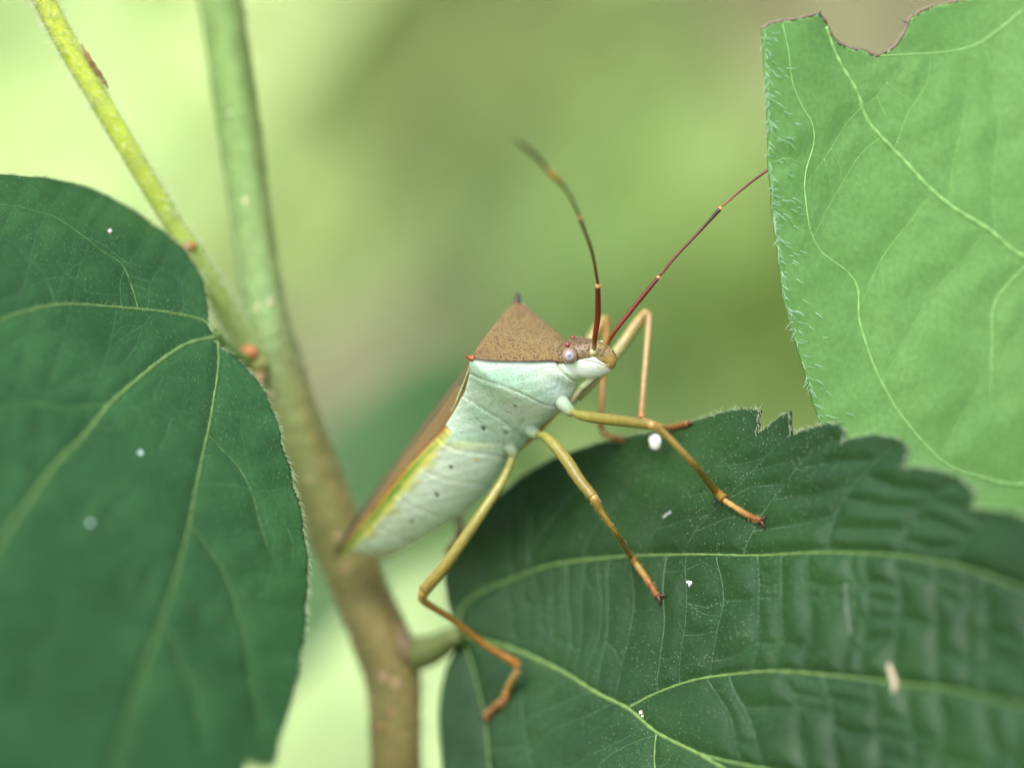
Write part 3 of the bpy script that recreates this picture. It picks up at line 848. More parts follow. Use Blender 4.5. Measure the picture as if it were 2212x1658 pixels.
#       s     vt     w     vm     vb    pd   pv
STN = [(5.36, -5.42, .06, -5.5, -5.6, 1., 1.), (5.28, -5.0, .30, -5.35, -5.85, 1., 1.), (5.05, -4.52, .50, -5.15, -6.1, 1., 1.), (4.7, -4.06, .68, -4.95, -6.24, 1., 1.), (4.3, -3.76, .82, -4.75, -6.28, 1., 1.),
       (3.8, -3.44, .95, -4.5, -6.2, 1., 1.), (3.3, -3.24, 1.0, -4.35, -6.05, 1., 1.), (2.95, -3.22, .98, -4.3, -5.8, 1., 1.), (2.82, -3.3, .98, -4.2, -5.5, 1., 1.),
       (2.74, -3.2, 1.22, -3.8, -5.5, 1.3, 1.), (2.5, -2.85, 1.55, -3.42, -5.55, 1.3, 1.), (1.98, -2.25, 2.2, -2.77, -5.75, 1.5, 1.), (1.29, -1.42, 3.1, -1.83, -6.15, 1.6, 1.), (.58, -.62, 3.9, -.86, -6.4, 1.8, 1.),
       (.1, -.02, 4.4, -.08, -6.45, 1.8, 1.), (-.35, -.12, 4.25, -.5, -6.5, 1.6, 1.), (-.9, -.35, 3.95, -1.0, -6.52, 1., 1.), (-2, -.85, 3.6, -1.65, -6.62, 1., 1.), (-3.3, -1.2, 3.45, -2.2, -6.9, 1., 1.), (-5.1, -1.75, 3.5, -2.84, -7.25, 1., 1.),
       (-7.1, -2.3, 3.5, -3.1, -7.95, 1., 1.), (-8.9, -2.8, 3.4, -3.4, -8.25, 1., 1.), (-10.25, -3.2, 3.18, -3.74, -8.3, 1., 1.), (-11.6, -3.6, 2.9, -4.1, -8.22, 1., 1.), (-13, -4.0, 2.5, -4.45, -8.12, 1., 1.), (-15.1, -4.66, 1.9, -4.97, -8.05, 1., 1.), (-16.4, -5.0, 1.38, -5.28, -7.7, 1., 1.),
       (-17.2, -5.3, 1.05, -5.48, -6.7, 1., 1.), (-18, -5.55, .6, -5.69, -6.1, 1., 1.), (-19, -5.9, .12, -5.93, -6.02, 1., 1.)]
STN = np.array(STN)
NS, NA = 520, 176
so = STN[:, 0]
tt = np.interp(np.linspace(0, 1, NS), np.linspace(0, 1, 41), np.r_[np.linspace(5.36, 2.6, 13), np.linspace(2.4, -1.2, 11), np.linspace(-2, -19, 17)])
from_tab = lambda k, s: np.interp(-np.asarray(s), -so, STN[:, k])
def smtab(k, s):
    o = from_tab(k, s); w = .12
    return (from_tab(k, s - w) + o * 2 + from_tab(k, s + w)) / 4
vt, wd, vm, vb, pd = (smtab(k, tt) for k in (1, 2, 3, 4, 5))
th = np.linspace(-np.pi, np.pi, NA, endpoint=False)   # 0 = near margin ... goes over the belly, then far margin, then the back
# half = belly from near margin to far margin, other half = back
tb = np.linspace(0, np.pi, NA // 2, endpoint=False)
U = np.zeros((NS, NA)); Vv = np.zeros((NS, NA))
cu, su = np.cos(tb), np.sin(tb)
pe = (1. + .3 * smooth(2.6, 1.8, tt) * smooth(-6, -3.5, tt))[:, None]
U[:, :NA // 2] = wd[:, None] * np.sign(cu)[None] * np.abs(cu)[None] ** (pe - .06)
Vv[:, :NA // 2] = vm[:, None] - (vm - vb)[:, None] * su[None] ** pe
U[:, NA // 2:] = -wd[:, None] * (np.sign(cu) * np.abs(cu) ** .9)[None]
Vv[:, NA // 2:] = vm[:, None] + (vt - vm)[:, None] * (su[None] ** pd[:, None])
Sg = np.repeat(tt[:, None], NA, 1)
isback = np.zeros((NS, NA), bool); isback[:, NA // 2:] = True
P3 = S3(Sg, U, Vv)
PX = to_px(S3(Sg, np.abs(U), Vv)).reshape(-1, 2)
X, Y = PX[:, 0], PX[:, 1]
s_, u_, v_ = Sg.ravel(), np.abs(U).ravel(), Vv.ravel(); back = isback.ravel()
belly = ~back
# outward normals of the smooth loft
du = np.roll(P3, -1, 1) - np.roll(P3, 1, 1); ds = np.gradient(P3, axis=0)
Nn = unit(np.cross(du, ds)).reshape(-1, 3)
cen = S3(Sg, 0, np.repeat(((vm + vb) / 2)[:, None], NA, 1)).reshape(-1, 3)
flip = np.sign(((P3.reshape(-1, 3) - cen) * Nn).sum(1)); flip[flip == 0] = 1
Nn *= flip[:, None]

MINT = lin(216, 234, 214); WHITE = lin(234, 240, 232); TEAL = lin(176, 222, 190); BROWN = lin(134, 110, 64); YEL = lin(214, 204, 84); GRN = lin(112, 150, 55); ORA = lin(166, 116, 48)
Cb = np.tile(MINT, (len(X), 1)); punct = np.zeros(len(X)); disp = np.zeros(len(X))
def paint(mask, c):
    global Cb
    m = np.clip(mask, 0, 1)[:, None]; Cb = Cb * (1 - m) + np.asarray(c) * m
def blob(x, y, rx, ry=None, soft=.5):
    ry = ry or rx
    q = np.hypot((X - x) / rx, (Y - y) / ry); return (1 - smooth(1 - soft, 1 + soft, q)) * belly
def seam(line, w, depth, lip=0., dark=None, lipw=10, dk=.6):
    global disp
    d, sd = pdist(PX, catmull(line, 5)); g = np.exp(-(d / w) ** 2) * belly
    disp -= depth * g
    if lip: disp += lip * np.exp(-(d / lipw) ** 1) * (sd < 0) * belly
    if dark is not None: paint(g * dk, dark)
thorax = belly & (s_ < 2.75)
abd = (smooth(-4.2, -5.2, s_)) * belly
paint(abd * .8, lin(222, 234, 214))
# broad tints of the pleura
paint(blob(1090, 815, 70, 22, .9) * .7 * (s_ < 2.6), TEAL); paint(blob(1165, 850, 45, 22, .9) * .55, TEAL); paint(blob(1035, 895, 30, 18, .9) * .6, TEAL); paint(blob(1060, 870, 26, 14, .9) * .4, TEAL)
paint(blob(1015, 945, 50, 14, .9) * .6, TEAL); paint(blob(1000, 962, 50, 9, .9) * .45, lin(225, 225, 130)); paint(blob(1175, 815, 26, 22, .6) * .7, lin(222, 235, 215)); paint(blob(1200, 845, 20, 26, .8) * .8, lin(222, 240, 232))
paint(blob(1140, 890, 60, 22, .9) * .7, lin(228, 234, 228)); paint(blob(1055, 920, 34, 24, .8) * .6, lin(205, 226, 208)); paint(blob(1100, 860, 50, 18, .9) * .4, lin(212, 224, 190)); paint(blob(1095, 990, 14, 20, .9) * .6, lin(200, 205, 190))
punct = np.maximum(punct, .28 * thorax * (s_ > -4.3))
# seams between the plates: prothorax, mesothorax, metathorax, abdomen rings
DK = lin(120, 140, 95)
S_PRO = [(1010, 806), (1047, 822), (1084, 833), (1128, 851), (1164, 869), (1190, 877), (1215, 872)]
S_MES = [(990, 850), (1011, 862), (1050, 888), (1083, 906), (1112, 930), (1130, 945)]
S_MET = [(965, 928), (990, 950), (1011, 955), (1058, 958), (1083, 956), (1100, 970)]
S_AB0 = [(948, 950), (975, 968), (1004, 976), (1055, 982), (1101, 991)]
for l, w, dp, lp, dk in ((S_PRO, 2.6, .06, .09, .5), (S_MES, 2.6, .05, .07, .45), (S_MET, 2.6, .045, .06, .4), (S_AB0, 3, .05, .07, .4)):
    seam(l[::-1], w, dp, lp, DK, 16, dk)
for l in ([(920, 1020), (947, 1030), (985, 1040), (1027, 1043), (1060, 1050)], [(855, 1068), (866, 1076), (894, 1096), (927, 1108), (967, 1118), (985, 1118)], [(805, 1125), (815, 1135), (846, 1153), (872, 1163), (900, 1168)], [(775, 1160), (790, 1176), (815, 1190)]):
    seam(l[::-1], 2.8, .04, .045, lin(160, 175, 130), 18, .5)
seam([(1168, 800), (1182, 793), (1198, 797), (1208, 815), (1200, 838), (1180, 842)], 2.2, .03, 0, lin(190, 210, 190), 8, .4)
seam([(1068, 835), (1062, 850), (1080, 880), (1100, 893)], 2., .03, 0, lin(180, 205, 180), 8, .4)
seam([(1025, 870), (1020, 890), (1040, 915), (1072, 935), (1083, 925)], 2., .03, 0, lin(180, 205, 180), 8, .4)
seam([(1130, 905), (1118, 925), (1112, 945)], 2.4, .06, .03, lin(170, 185, 160), 8, .6)
# head plates
head = s_ > 2.78
paint(head * 1., WHITE)
hb = head * (1 - smooth(-2, 5, Y - np.interp(X, [1200, 1222, 1250, 1268, 1285, 1300, 1312, 1330], [766, 752, 758, 764, 768, 780, 792, 800])))
hb = np.maximum(hb, head * back * 1.)
paint(hb, lin(114, 94, 58)); punct = np.maximum(punct, hb * .95)
paint(hb * smooth(1265, 1300, X) * .8, lin(160, 138, 84))
tyl = np.exp(-(np.hypot(X - 1317, Y - 780) / 12) ** 2) * head
paint(tyl * .8, lin(190, 148, 74)); punct *= (1 - tyl)
paint(head * np.exp(-(np.hypot((X - 1245) / 30, (Y - 739) / 6)) ** 2) * .6, lin(105, 78, 55))
seam([(1285, 772), (1300, 782), (1312, 786)], 2., .05, 0, lin(170, 150, 100), 8, .6)
seam([(1207, 740), (1203, 760), (1203, 780), (1213, 800), (1232, 818), (1245, 824)], 3.5, .10, 0, lin(170, 165, 120), 8, .5)
paint(blob(1300, 793, 9, 7, .6) * .7 * head, lin(222, 220, 176)); paint(blob(1216, 848, 14, 18, .8) * .7 * (s_ < 2.7), lin(226, 240, 230)); seam([(1262, 778), (1276, 781), (1290, 784), (1302, 790)], 1.8, .035, .02, lin(196, 196, 170), 8, .5)
# pronotum: brown, punctured, dark margin
pron = back & (s_ < 2.8) & (s_ > -.75)
paint(pron * 1., BROWN); punct = np.where(pron, 1., punct)
paint(pron * smooth(1.2, 0, u_) * .25, lin(136, 118, 76)); paint(pron * smooth(2.2, 3.2, u_) * .3, lin(116, 92, 56))
mar = np.exp(-((np.abs(wd.repeat(NA) - u_)) / (.05 + .02 * np.sin(s_ * 23))) ** 2) * (s_ < 2.78) * (s_ > .05) * np.exp(-((v_ - vm.repeat(NA)) / .14) ** 2)
paint(mar * .95, lin(52, 34, 32)); disp += mar * .06
punct *= (1 - mar)
# back under the wings, and the striped rim of the abdomen
paint(back * (s_ <= -.75) * 1., lin(120, 95, 60))
dr, _ = pdist(PX, catmull([(975, 905), (954, 931), (910, 973), (872, 1012), (826, 1071), (773, 1137), (719, 1205)], 6))
rimS = belly * (s_ < -4.6)
dlow = np.interp(Y, [931, 1016, 1076, 1135, 1181, 1205], [15, 27, 27, 25, 19, 8])
q = dr / dlow
paint(rimS * (1 - smooth(1.0, 1.35, q)), lin(200, 200, 110))
paint(rimS * smooth(.30, .42, q) * (1 - smooth(.62, .85, q)) * smooth(940, 990, Y), GRN)
paint(rimS * (1 - smooth(.22, .36, q)), lin(184, 148, 76)); paint(rimS * (1 - smooth(.06, .16, q)), ORA)
yel = rimS * (1 - smooth(.9, 1.1, np.abs(q - 1.05) / .4)); 
for x, y in ((925, 997), (885, 1048), (842, 1100), (800, 1150)): paint(blob(x, y, 15, 15, .8) * .55 * (s_ < -4.6), YEL)
paint(rimS * smooth(1170, 1200, Y) * .5, lin(160, 130, 50))
seam([(958, 938), (915, 980), (878, 1018), (831, 1077), (778, 1142), (735, 1195)], 2.2, .04, 0, None)
disp += rimS * np.exp(-((q - 1.25) / .25) ** 2) * .05
# spiracles and spots
for x, y, r0, k in ((1044, 925, 4.6, 1), (974, 1009, 4.2, 1), (944, 1069, 4.6, 1), (889, 1126, 4.2, .75), (1111, 876, 2.4, .8), (838, 1172, 3.4, .25)):
    d = np.hypot(X - x, Y - y); m = (1 - smooth(r0 - 1.2, r0 + 1.2, d)) * belly
    paint(m * k, lin(18, 30, 28)); disp -= .06 * m; disp += .02 * np.exp(-((d - r0 * 1.7) / 2) ** 2) * belly
for x, y in ((905, 1045 - 82 + 0), (987 - 60, 1018 - 30)): pass
for x, y in ((944, 985), (906, 1040), (862, 1104), (1029, 990)): paint(blob(x, y, 5, 4, .6) * .9, lin(232, 205, 120))
d = np.hypot(X - 1092, Y - 934); disp -= .10 * np.exp(-(d / 5) ** 2) * belly; paint(np.exp(-(d / 4) ** 2) * belly, lin(95, 130, 70)); disp += .05 * np.exp(-((d - 10) / 4) ** 2) * belly
disp += .012 * np.sin(X / 7. + Y / 9.) * np.sin(Y / 6. - X / 13.) * thorax
Pd = P3.reshape(-1, 3) + Nn * disp[:, None]
F = []
for k in range(NS - 1):
    b0, b1 = k * NA, (k + 1) * NA
    for j in range(NA):
        j2 = (j + 1) % NA
        F.append((b0 + j, b0 + j2, b1 + j2, b1 + j))
F.append(tuple(range(NA))); F.append(tuple((NS - 1) * NA + j for j in range(NA))[::-1])
body = link('shield_bug', Pd, F, M_BODY, None, True, Cb, origin=bug_o)
pa = body.data.attributes.new('Punct', 'FLOAT', 'POINT'); pa.data.foreach_set('value', np.clip(punct, 0, 1).astype(np.float32))
tag(body, 'pale green bug with brown spined shield and long legs standing on the dark leaf', 'bug')
bug = body

# shoulder spines
for u, px, c in ((1, [(1020, 774), (1012, 772), (1005, 768)], ((150, 92, 48), (170, 84, 36), (120, 50, 22))), (-1, [(1108, 692), (1113, 670), (1117, 652), (1119, 640), (1120, 628)], ((116, 94, 58), (108, 80, 48), (70, 52, 40), (34, 28, 30), (22, 19, 23)))):
    P = np.array([Bp(x, y, u * ((3.9 if u < 0 else 4.2) + .12 * i)) for i, (x, y) in enumerate(px)]); P = catmull(P, 6)
    r = np.interp(np.linspace(0, 1, len(P)), [0, .3, .55, .75, 1], [.62, .38, .23, .15, .04]) if u < 0 else np.interp(np.linspace(0, 1, len(P)), [0, .5, 1], [.22, .14, .03])
    cc = np.array([lin(*q) for q in c]); cc = np.stack([np.interp(np.linspace(0, 1, len(P)), np.linspace(0, 1, len(cc)), cc[:, k]) for k in range(3)], 1)
    mb = MB(); mb.tube(P, r, 12, cc); build(mb, 'shoulder_spine', M_ANT, bug)

# folded wings: near one and far one, lying over the back
def wing(side):
    n, m = 90, 22
    s = np.linspace(-.5, -19.25, n)
    w = np.interp(-s, [.5, 1, 2, 3.3, 5.1, 7.8, 10.25, 13, 15.2, 17, 18.5, 19.25], [3.6, 3.75, 3.55, 3.42, 3.4, 3.4, 3.08, 2.4, 1.8, 1.1, .4, .06])
    e = np.interp(-s, [.5, 1, 2, 3.3, 5.1, 7.8, 10.25, 13, 15.2, 17, 18.5, 19.25], [-.55, -.78, -1.35, -1.98, -2.66, -3.1, -3.66, -4.38, -4.95, -5.4, -5.8, -5.97])
    t_ = np.interp(-s, [.5, 1, 2, 3.3, 5.1, 7.8, 10.25, 13, 15.2, 17, 18.5, 19.25], [-.18, -.3, -.72, -1.12, -1.58, -2.32, -3.05, -3.82, -4.5, -5.05, -5.62, -5.95])
    k = np.linspace(1, -.12, m)
    v = []; c = []
    for i in range(n):
        uu = w[i] * k
        vv = e[i] + (t_[i] - e[i]) * (1 - np.abs(k) ** 2.4) + (.03 if side < 0 else .0)
        v.append(S3(np.full(m, s[i]), side * uu, vv))
        base = lin(92, 78, 54) * (1 - smooth(-13.5, -16.5, s[i])) + lin(58, 50, 42) * smooth(-13.5, -16.5, s[i])
        cc = np.tile(base, (m, 1))
        edge = np.exp(-((1 - k) / .08) ** 2)[:, None] * (1 - smooth(-9, -12.5, s[i]))
        cc = cc * (1 - edge) + lin(190, 205, 140) * edge
        ln = np.exp(-((1 - k - .16) / .035) ** 2)[:, None] * (1 - smooth(-8, -12, s[i])) * .7
        cc = cc * (1 - ln) + lin(70, 50, 34) * ln
        c.append(cc)
    v = np.vstack(v); c = np.vstack(c); f = []
    for i in range(n - 1):
        for j in range(m - 1):
            f.append((i * m + j, i * m + j + 1, (i + 1) * m + j + 1, (i + 1) * m + j))
    nv = len(v); v2 = v - d_ * .05
    rim = list(range(m)) + [i * m + m - 1 for i in range(1, n)] + [(n - 1) * m + j for j in range(m - 2, -1, -1)] + [i * m for i in range(n - 2, 0, -1)]
    f2 = f + [tuple(q + nv for q in t[::-1]) for t in f] + [(rim[i], rim[(i + 1) % len(rim)], rim[(i + 1) % len(rim)] + nv, rim[i] + nv) for i in range(len(rim))]
    link('wing', np.vstack([v, v2]), f2, M_WING, bug, True, np.vstack([c, c]))
wing(1); wing(-1)

# eyes and ocelli
for sd in (1, -1):
    c = Bc(1229.5, 768, .98); c0 = S3(c[0], sd * (.98 if sd > 0 else .8), c[2] - (0 if sd > 0 else .1))
    axis = unit(r_ * sd + a_ * .25)
    y = unit(np.cross(axis, d_)); x = np.cross(y, axis)
    mb = MB(); mb.ball((0, 0, 0), .5, None, 28, 20, [x, y, axis])
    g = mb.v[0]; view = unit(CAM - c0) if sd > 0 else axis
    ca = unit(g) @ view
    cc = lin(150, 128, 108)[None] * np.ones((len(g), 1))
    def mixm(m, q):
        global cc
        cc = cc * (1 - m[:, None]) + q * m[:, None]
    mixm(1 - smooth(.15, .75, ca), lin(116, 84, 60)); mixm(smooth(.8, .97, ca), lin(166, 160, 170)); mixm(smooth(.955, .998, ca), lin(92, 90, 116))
    mb.v[0] = g * np.array([1, 1, 1]) + c0; mb.c[0] = cc
    build(mb, 'eye', M_EYE, bug)
    c = Bc(1226, 744.5, .5); mb = MB(); c1 = S3(c[0], sd * .52, c[2])
    mb.ball(c1, .14, lin(140, 24, 36), 14, 10); build(mb, 'ocellus', M_EYE, bug)
    # antenna socket
    c = Bc(1282, 760, .62); mb = MB(); P = np.array([S3(c[0] - .25, sd * .45, c[2] - .05), S3(c[0], sd * .6, c[2]), S3(c[0] + .08, sd * .66, c[2] + .12)])
    mb.tube(catmull(P, 4), np.linspace(.26, .2, 9), 14, lin(205, 192, 140)); build(mb, 'antenna_socket', M_BITS, bug)

# antennae: four segments each with pale joints
def seg_tube(mb, P, rr, cols, sides=12):
    t = np.linspace(0, 1, len(P)); rr = np.asarray(rr, float)
    r = np.interp(t, np.linspace(0, 1, len(rr)), rr)
    cc = np.array([lin(*c) for c in cols]); c = np.stack([np.interp(t, np.linspace(0, 1, len(cc)), cc[:, k]) for k in range(3)], 1)
    mb.tube(P, r, sides, c)
def antenna(name_pts, radii, cols):
    e = empty('antenna', (0, 0, 0)); e.parent = bug
    for i, pts in enumerate(name_pts):
        P = catmull(pts, 10); mb = MB(); seg_tube(mb, P, radii[i], cols[i])
        if i == 0 or i == 1:
            for k in range(90):
                j = random.randrange(len(P) - 1); t = unit(P[j + 1] - P[j]); q = rng.normal(0, 1, 3); q = unit(q - t * (q @ t))
                mb.hair(P[j] + q * radii[i][1] * .9, unit(q + t * .8), .07, .006, None, lin(120, 70, 40))
        o = build(mb, 'antenna_segment', M_ANT, e)
        if i < 3:
            mb = MB(); mb.ball(P[-1], radii[i][-1] * 1.05, lin(226, 150, 100), 10, 8); build(mb, 'joint', M_BITS, e)
RB = [(176, 138, 58), (120, 52, 20), (112, 36, 16), (98, 30, 14), (90, 28, 14)]
n0 = Bp(1283, 753, .68)
antenna([[n0, W(1285, 725, -.1), W(1291, 680, -.8), W(1291, 618, -1.8)], [W(1291, 612, -1.9), W(1280, 550, -3.8), W(1267, 510, -5), W(1252, 470, -6.2)], [W(1251, 466, -6.3), W(1232, 425, -8), W(1211, 395, -9.2), W(1186, 372, -10.2)], [W(1185, 371, -10.3), W(1165, 345, -11.2), W(1140, 322, -12), W(1108, 299, -12.8)]],
        [[.12, .15, .17, .175, .15], [.09, .09, .1, .1, .12], [.09, .09, .1, .15, .17], [.12, .15, .16, .15, .05]],
        [RB, [(110, 34, 18), (96, 30, 18), (84, 34, 20), (78, 46, 24)], [(92, 66, 32), (96, 82, 34), (110, 92, 36), (205, 150, 40)], [(160, 116, 36), (88, 84, 36), (84, 84, 38), (90, 84, 42)]])
f0 = Bp(1309, 748, -.55)
antenna([[f0, W(1326, 718, 1.3), W(1375, 655, 1.1), W(1421, 600, 1.)], [W(1425, 595, 1.), W(1460, 553, .95), W(1515, 495, .9), W(1555, 451, .8)], [W(1559, 446, .8), W(1600, 411, .8), W(1640, 380, .8), W(1690, 345, .9)], [W(1692, 344, .9), W(1740, 318, 1.2), W(1790, 300, 1.6), W(1830, 292, 2.)]],
        [[.10, .12, .135, .14, .12], [.075, .085, .085, .09, .13], [.06, .07, .075, .08, .1], [.08, .12, .12, .1, .03]],
        [RB, [(118, 46, 36), (104, 40, 34), (98, 38, 34), (72, 34, 34), (40, 34, 38)], [(150, 70, 48), (104, 44, 36), (96, 42, 36), (150, 90, 40)], [(150, 100, 40), (84, 74, 36), (84, 74, 36)]])

# beak
e = empty('rostrum', (0, 0, 0)); e.parent = bug
bk = [Bp(1312, 791, .12), Bp(1290, 808, .1), Bp(1255, 836, .08), Bp(1231, 868, .05), Bp(1200, 893, .05), Bp(1160, 936, .03), Bp(1118, 975, 0)]
for pts, rr, cc in (((bk[0], bk[1], bk[2]), [.19, .16, .17, .22], [(228, 232, 196), (226, 230, 190), (222, 226, 180)]), ((bk[2] + a_ * .02, bk[3], bk[4]), [.15, .14, .13], [(226, 214, 180), (214, 190, 140), (180, 150, 80)]), ((bk[4], bk[5], bk[6]), [.13, .12, .06], [(170, 140, 66), (160, 128, 60), (140, 100, 50)])):
    mb = MB(); seg_tube(mb, catmull(np.array(pts), 8), rr, cc); build(mb, 'rostrum_segment', M_BITS, e)
mb = MB(); seg_tube(mb, catmull(np.array([bk[0] - d_ * .13, bk[1] - d_ * .16, bk[2] - d_ * .2]), 8), [.05, .06, .06], [(120, 100, 62), (90, 74, 50), (70, 56, 40)], 8); build(mb, 'stylet', M_BITS, e)

# legs
GL = [(148, 148, 74), (134, 124, 54), (128, 112, 50)]
TB = [(138, 118, 50), (128, 106, 40), (146, 108, 42)]
TA = [(172, 142, 80), (164, 128, 66), (132, 86, 44)]
def hairs_on(mb, P, r, n, L, colr, lean=.7):
    for k in range(n):
        j = random.randrange(1, len(P) - 1); t = unit(P[j + 1] - P[j]); q = rng.normal(0, 1, 3); q = unit(q - t * (q @ t))
        rr = r[int(j / len(P) * (len(r) - 1))]
        mb.hair(P[j] + q * rr * .95, unit(q + t * lean), L * random.uniform(.5, 1.2), .013, None, np.asarray(colr))
def leg(coxa, femur, tibia, tarsus, claws, fr, tr, ar, fc=GL, tc=TB, hairy=1., ac=TA):
    e = empty('leg', (0, 0, 0)); e.parent = bug
    mb = MB(); P = catmull(np.array(coxa), 6); seg_tube(mb, P, [.25, .44, .36, .24], [(166, 186, 162), (160, 178, 150), (146, 152, 92)], 20); build(mb, 'coxa', M_BITS, e)
    P = catmull(np.array(femur), 12); mb = MB(); seg_tube(mb, P, fr, fc, 16)
    hairs_on(mb, P, fr, int(230 * hairy), .12, lin(190, 140, 60)); build(mb, 'femur', M_LEG, e)
    mb = MB(); mb.ball((P[-1] + tibia[0]) / 2, (fr[-1] + tr[0]) * .5, lin(168, 138, 70), 12, 9); build(mb, 'knee', M_LEG, e)
    P = catmull(np.array(tibia), 12); mb = MB(); seg_tube(mb, P, tr, tc, 14)
    hairs_on(mb, P, tr, int(300 * hairy), .13, lin(190, 140, 66)); build(mb, 'tibia', M_LEG, e)
    T = np.array(tarsus); n = len(T)
    for i in range(n - 1):
        mb = MB(); seg_tube(mb, catmull(np.array([T[i], (T[i] + T[i + 1]) / 2, T[i + 1]]), 6), [ar[i], ar[i] * 1.05, ar[i] * .95, ar[i + 1]], [ac[min(i, 2)], ac[min(i + 1, 2)]], 12)
        hairs_on(mb, catmull(np.array([T[i], T[i + 1]]), 10), [ar[i]] * 3, int(70 * hairy), .16, lin(205, 150, 80), .9)
        build(mb, 'tarsus', M_LEG, e)
    for c in claws:
        mb = MB(); seg_tube(mb, catmull(np.array([T[-1], *c]), 6), [.09, .1, .07, .02], [(120, 72, 34), (74, 40, 24), (44, 24, 18)], 8); build(mb, 'claw', M_ANT, e)
def onA(x, y, lift): return skinA([[x, y]], lift)[0][0]

# near legs
fk = W(1406, 917, -3.0)
leg([Bp(1196, 842, .3), Bp(1213, 868, 1.0), Bp(1229, 886, 1.15), Bp(1239, 893, 1.2)],
    [Bp(1234, 889, 1.15), W(1252, 896, 1.4), W(1285, 902, .5), W(1345, 909, -1.2), fk],
    [W(1409, 919, -3.05), W(1430, 931, -3.0), W(1500, 1004, -2.6), onA(1556, 1062, .55), onA(1572, 1080, .35)],
    [onA(1573, 1083, .32), onA(1606, 1106, .2), onA(1630, 1119, .2), onA(1648, 1125, .22)],
    [[onA(1655, 1122, .22), onA(1661, 1115, .08)], [onA(1654, 1134, .18), onA(1655, 1145, .06)]],
    [.19, .24, .30, .33, .33, .31, .29], [.25, .22, .19, .19, .2, .22, .27, .3], [.17, .18, .16, .17])
mk = W(1282, 1074, -.6)
leg([Bp(1118, 900, .3), Bp(1138, 922, 1.05), Bp(1156, 936, 1.25), Bp(1166, 940, 1.3)],
    [Bp(1160, 937, 1.3), W(1184, 948, 2.2), W(1222, 992, 1.1), W(1251, 1036, .2), mk],
    [W(1284, 1078, -.65), W(1293, 1097, -.55), W(1336, 1159, .3), onA(1370, 1202, .45), onA(1380, 1216, .32)],
    [onA(1382, 1219, .3), onA(1402, 1248, .22), onA(1414, 1266, .2), onA(1427, 1288, .24)],
    [[onA(1436, 1287, .2), onA(1443, 1287, .06)], [onA(1431, 1298, .2), onA(1427, 1308, .05)]],
    [.2, .27, .33, .36, .35, .33, .3], [.27, .23, .17, .16, .17, .19, .24], [.18, .19, .16, .19])
hk = W(915, 1275, 5.)
leg([Bp(1070, 930, .3), Bp(1092, 955, 1.1), Bp(1106, 974, 1.3), Bp(1109, 988, 1.35)],
    [Bp(1108, 984, 1.35), W(1086, 1036, 4.8), W(1035, 1115, 4.2), W(966, 1214, 4.4), hk],
    [W(913, 1283, 5.1), W(915, 1298, 5.3), W(980, 1340, 6.8), W(1052, 1395, 7.8), W(1106, 1426, 8.0), W(1117, 1436, 8.1)],
    [W(1119, 1444, 8.2), onA(1105, 1490, .35), onA(1095, 1513, .25), onA(1070, 1530, .22), onA(1052, 1548, .22)],
    [[onA(1045, 1550, .18), onA(1040, 1556, .06)], [onA(1053, 1558, .16), onA(1052, 1566, .05)]],
    [.2, .25, .29, .32, .34, .36, .37], [.3, .22, .2, .2, .2, .22, .25, .29], [.21, .21, .19, .16, .19], fc=[(156, 158, 82), (140, 132, 60), (132, 114, 52)], tc=[(136, 106, 40), (130, 94, 34), (142, 96, 32), (156, 100, 32)])
# far legs
FC = [(150, 140, 78), (158, 150, 92), (150, 122, 58)]
leg([Bp(1222, 858, -.9), Bp(1236, 862, -1.), Bp(1246, 862, -1.1)],
    [Bp(1246, 862, -1.1), W(1275, 830, 4.8), W(1330, 762, 5.6), W(1370, 706, 6.2), W(1391, 679, 6.4)],
    [W(1394, 676, 6.4), W(1401, 690, 6.3), W(1396, 760, 5.8), W(1389, 840, 5.), W(1385, 890, 4.2), W(1386, 903, 4.)],
    [W(1388, 908, 3.9), W(1420, 921, 3.2), onA(1450, 926, .1), onA(1493, 916, .15)],
    [[onA(1500, 914, .1), onA(1504, 919, 0)]],
    [.22, .28, .34, .34, .32, .28], [.28, .2, .17, .17, .18, .24], [.19, .18, .15, .19], fc=FC, tc=[(176, 156, 108), (176, 148, 98), (166, 116, 62)])
leg([Bp(1150, 910, -1.), Bp(1170, 905, -1.1), Bp(1186, 900, -1.2)],
    [Bp(1186, 900, -1.2), W(1225, 830, 7.2), W(1270, 745, 8.3), W(1302, 692, 8.8)],
    [W(1306, 690, 8.8), W(1310, 702, 8.7), W(1304, 800, 8.2), W(1298, 880, 7.6), W(1297, 925, 7.2)],
    [W(1297, 931, 7.2), W(1316, 942, 6.9), onA(1336, 950, .1), onA(1350, 950, .1)],
    [],
    [.22, .28, .34, .34, .3], [.28, .2, .18, .18, .22], [.18, .18, .16, .15], fc=FC, tc=[(154, 120, 60), (150, 112, 52), (158, 102, 46)])
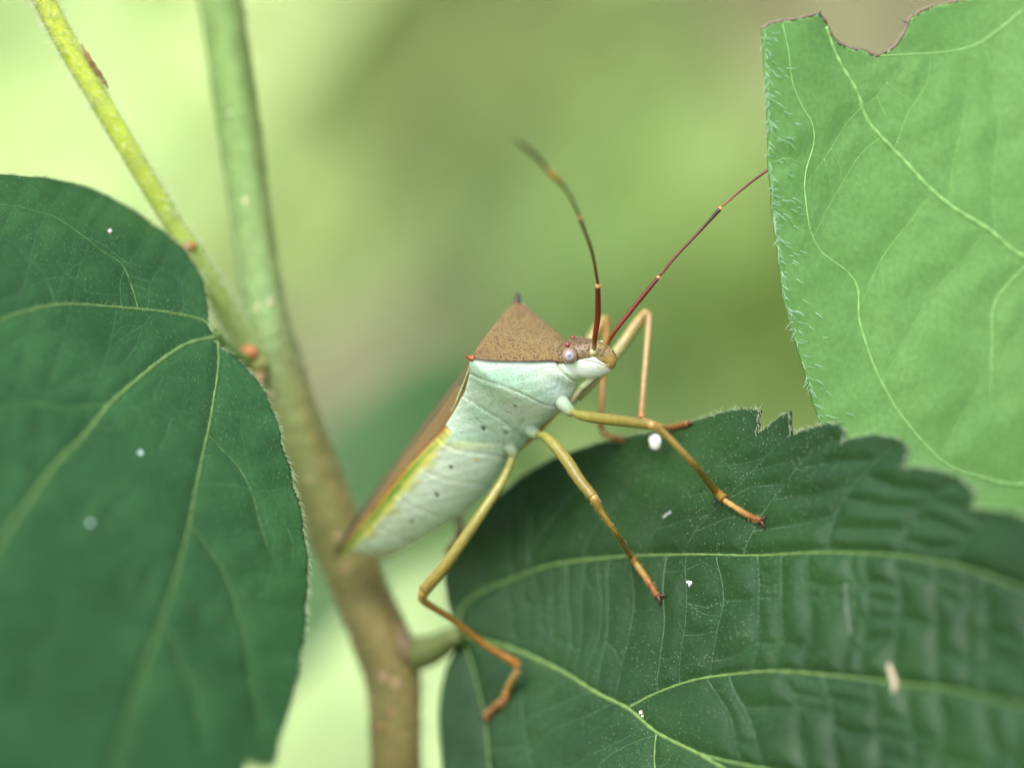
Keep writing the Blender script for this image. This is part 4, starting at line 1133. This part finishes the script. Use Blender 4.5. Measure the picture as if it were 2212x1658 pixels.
leg([Bp(1110, 955, -1.2), Bp(1112, 962, -1.3), Bp(1110, 970, -1.4)],
    [Bp(1110, 970, -1.4), W(1070, 980, 12.5), W(1010, 960, 16), W(965, 985, 17.5)],
    [W(962, 988, 17.5), W(965, 1005, 17.3), W(985, 1085, 15.6), W(993, 1140, 14.), W(988, 1165, 13.4)],
    [W(986, 1170, 13.2), onA(976, 1190, .2), onA(972, 1205, .2)],
    [],
    [.22, .28, .34, .34, .3], [.28, .24, .25, .25, .25], [.2, .2, .2], fc=FC, tc=[(142, 112, 52), (138, 108, 46), (142, 104, 46)])

# ------------------------------------------------------------------ small bits lying on the leaves
def speck(name, label, pts, colr, cat='speck'):
    mb = MB()
    for p, rad in pts: mb.ball(p, rad, colr, 10, 7)
    v = np.vstack(mb.v); v = v + rng.normal(0, .02, v.shape)
    o = link(name, v, mb.f, M_BITS, None, True, np.vstack(mb.c))
    tag(o, label, cat)
speck('insect_egg', 'round white egg on the upper edge of the toothed leaf by the front leg', [(onA(1421, 956, .12), (.42, .2, .48))], lin(248, 244, 236), 'egg')
speck('white_flake', 'tiny white ragged flake on the toothed leaf beside the middle foot', [(onA(1488, 1257, .03), (.16, .06, .08)), (onA(1494, 1259, .03), (.1, .06, .1)), (onA(1490, 1262, .03), (.06, .05, .12))], lin(240, 242, 246), 'flake')
speck('pollen_grain', 'small cream grain next to the midrib where two veins part', [(onA(1385, 1538, .05), (.13, .08, .12)), (onA(1387, 1546, .04), (.07, .06, .08))], lin(235, 225, 195), 'grain')
speck('pale_fibre', 'short pale fibre lying between the front and middle legs', [(onA(1434 + 1.2 * i, 1116 - .9 * i, .04), (.06, .05, .06)) for i in range(12)], lin(205, 212, 205), 'fibre')
speck('seed_husk', 'slim cream husk lying across the second side vein', [(onA(1925 + i, 1440 + 5 * i, .12), (.2 - .012 * abs(i - 5), .1, .2)) for i in range(11)], lin(190, 176, 148), 'husk')
speck('plant_fuzz', 'thin whitish fuzz strand on the right of the toothed leaf', [(onA(1829 + .25 * i, 1262 + 3 * i, .06), (.05, .04, .1)) for i in range(36)], lin(130, 150, 125), 'fuzz')
for x, y, label in ((302, 980, 'white dot on the hanging leaf between midrib and straight side vein'), (235, 503, None), (192, 1133, 'soft round pale dot low on the hanging leaf')):
    c = lin(225, 200, 200) if label is None else lin(200, 225, 215)
    p = skinB([[x, y]], .04)[0][0]
    speck('pale_dot', label or 'pinkish dot on the hanging leaf near its top edge', [(p, (.13, .07, .15))], c, 'dot')
for o in bpy.data.objects:
    if '_o' in o: del o['_o']
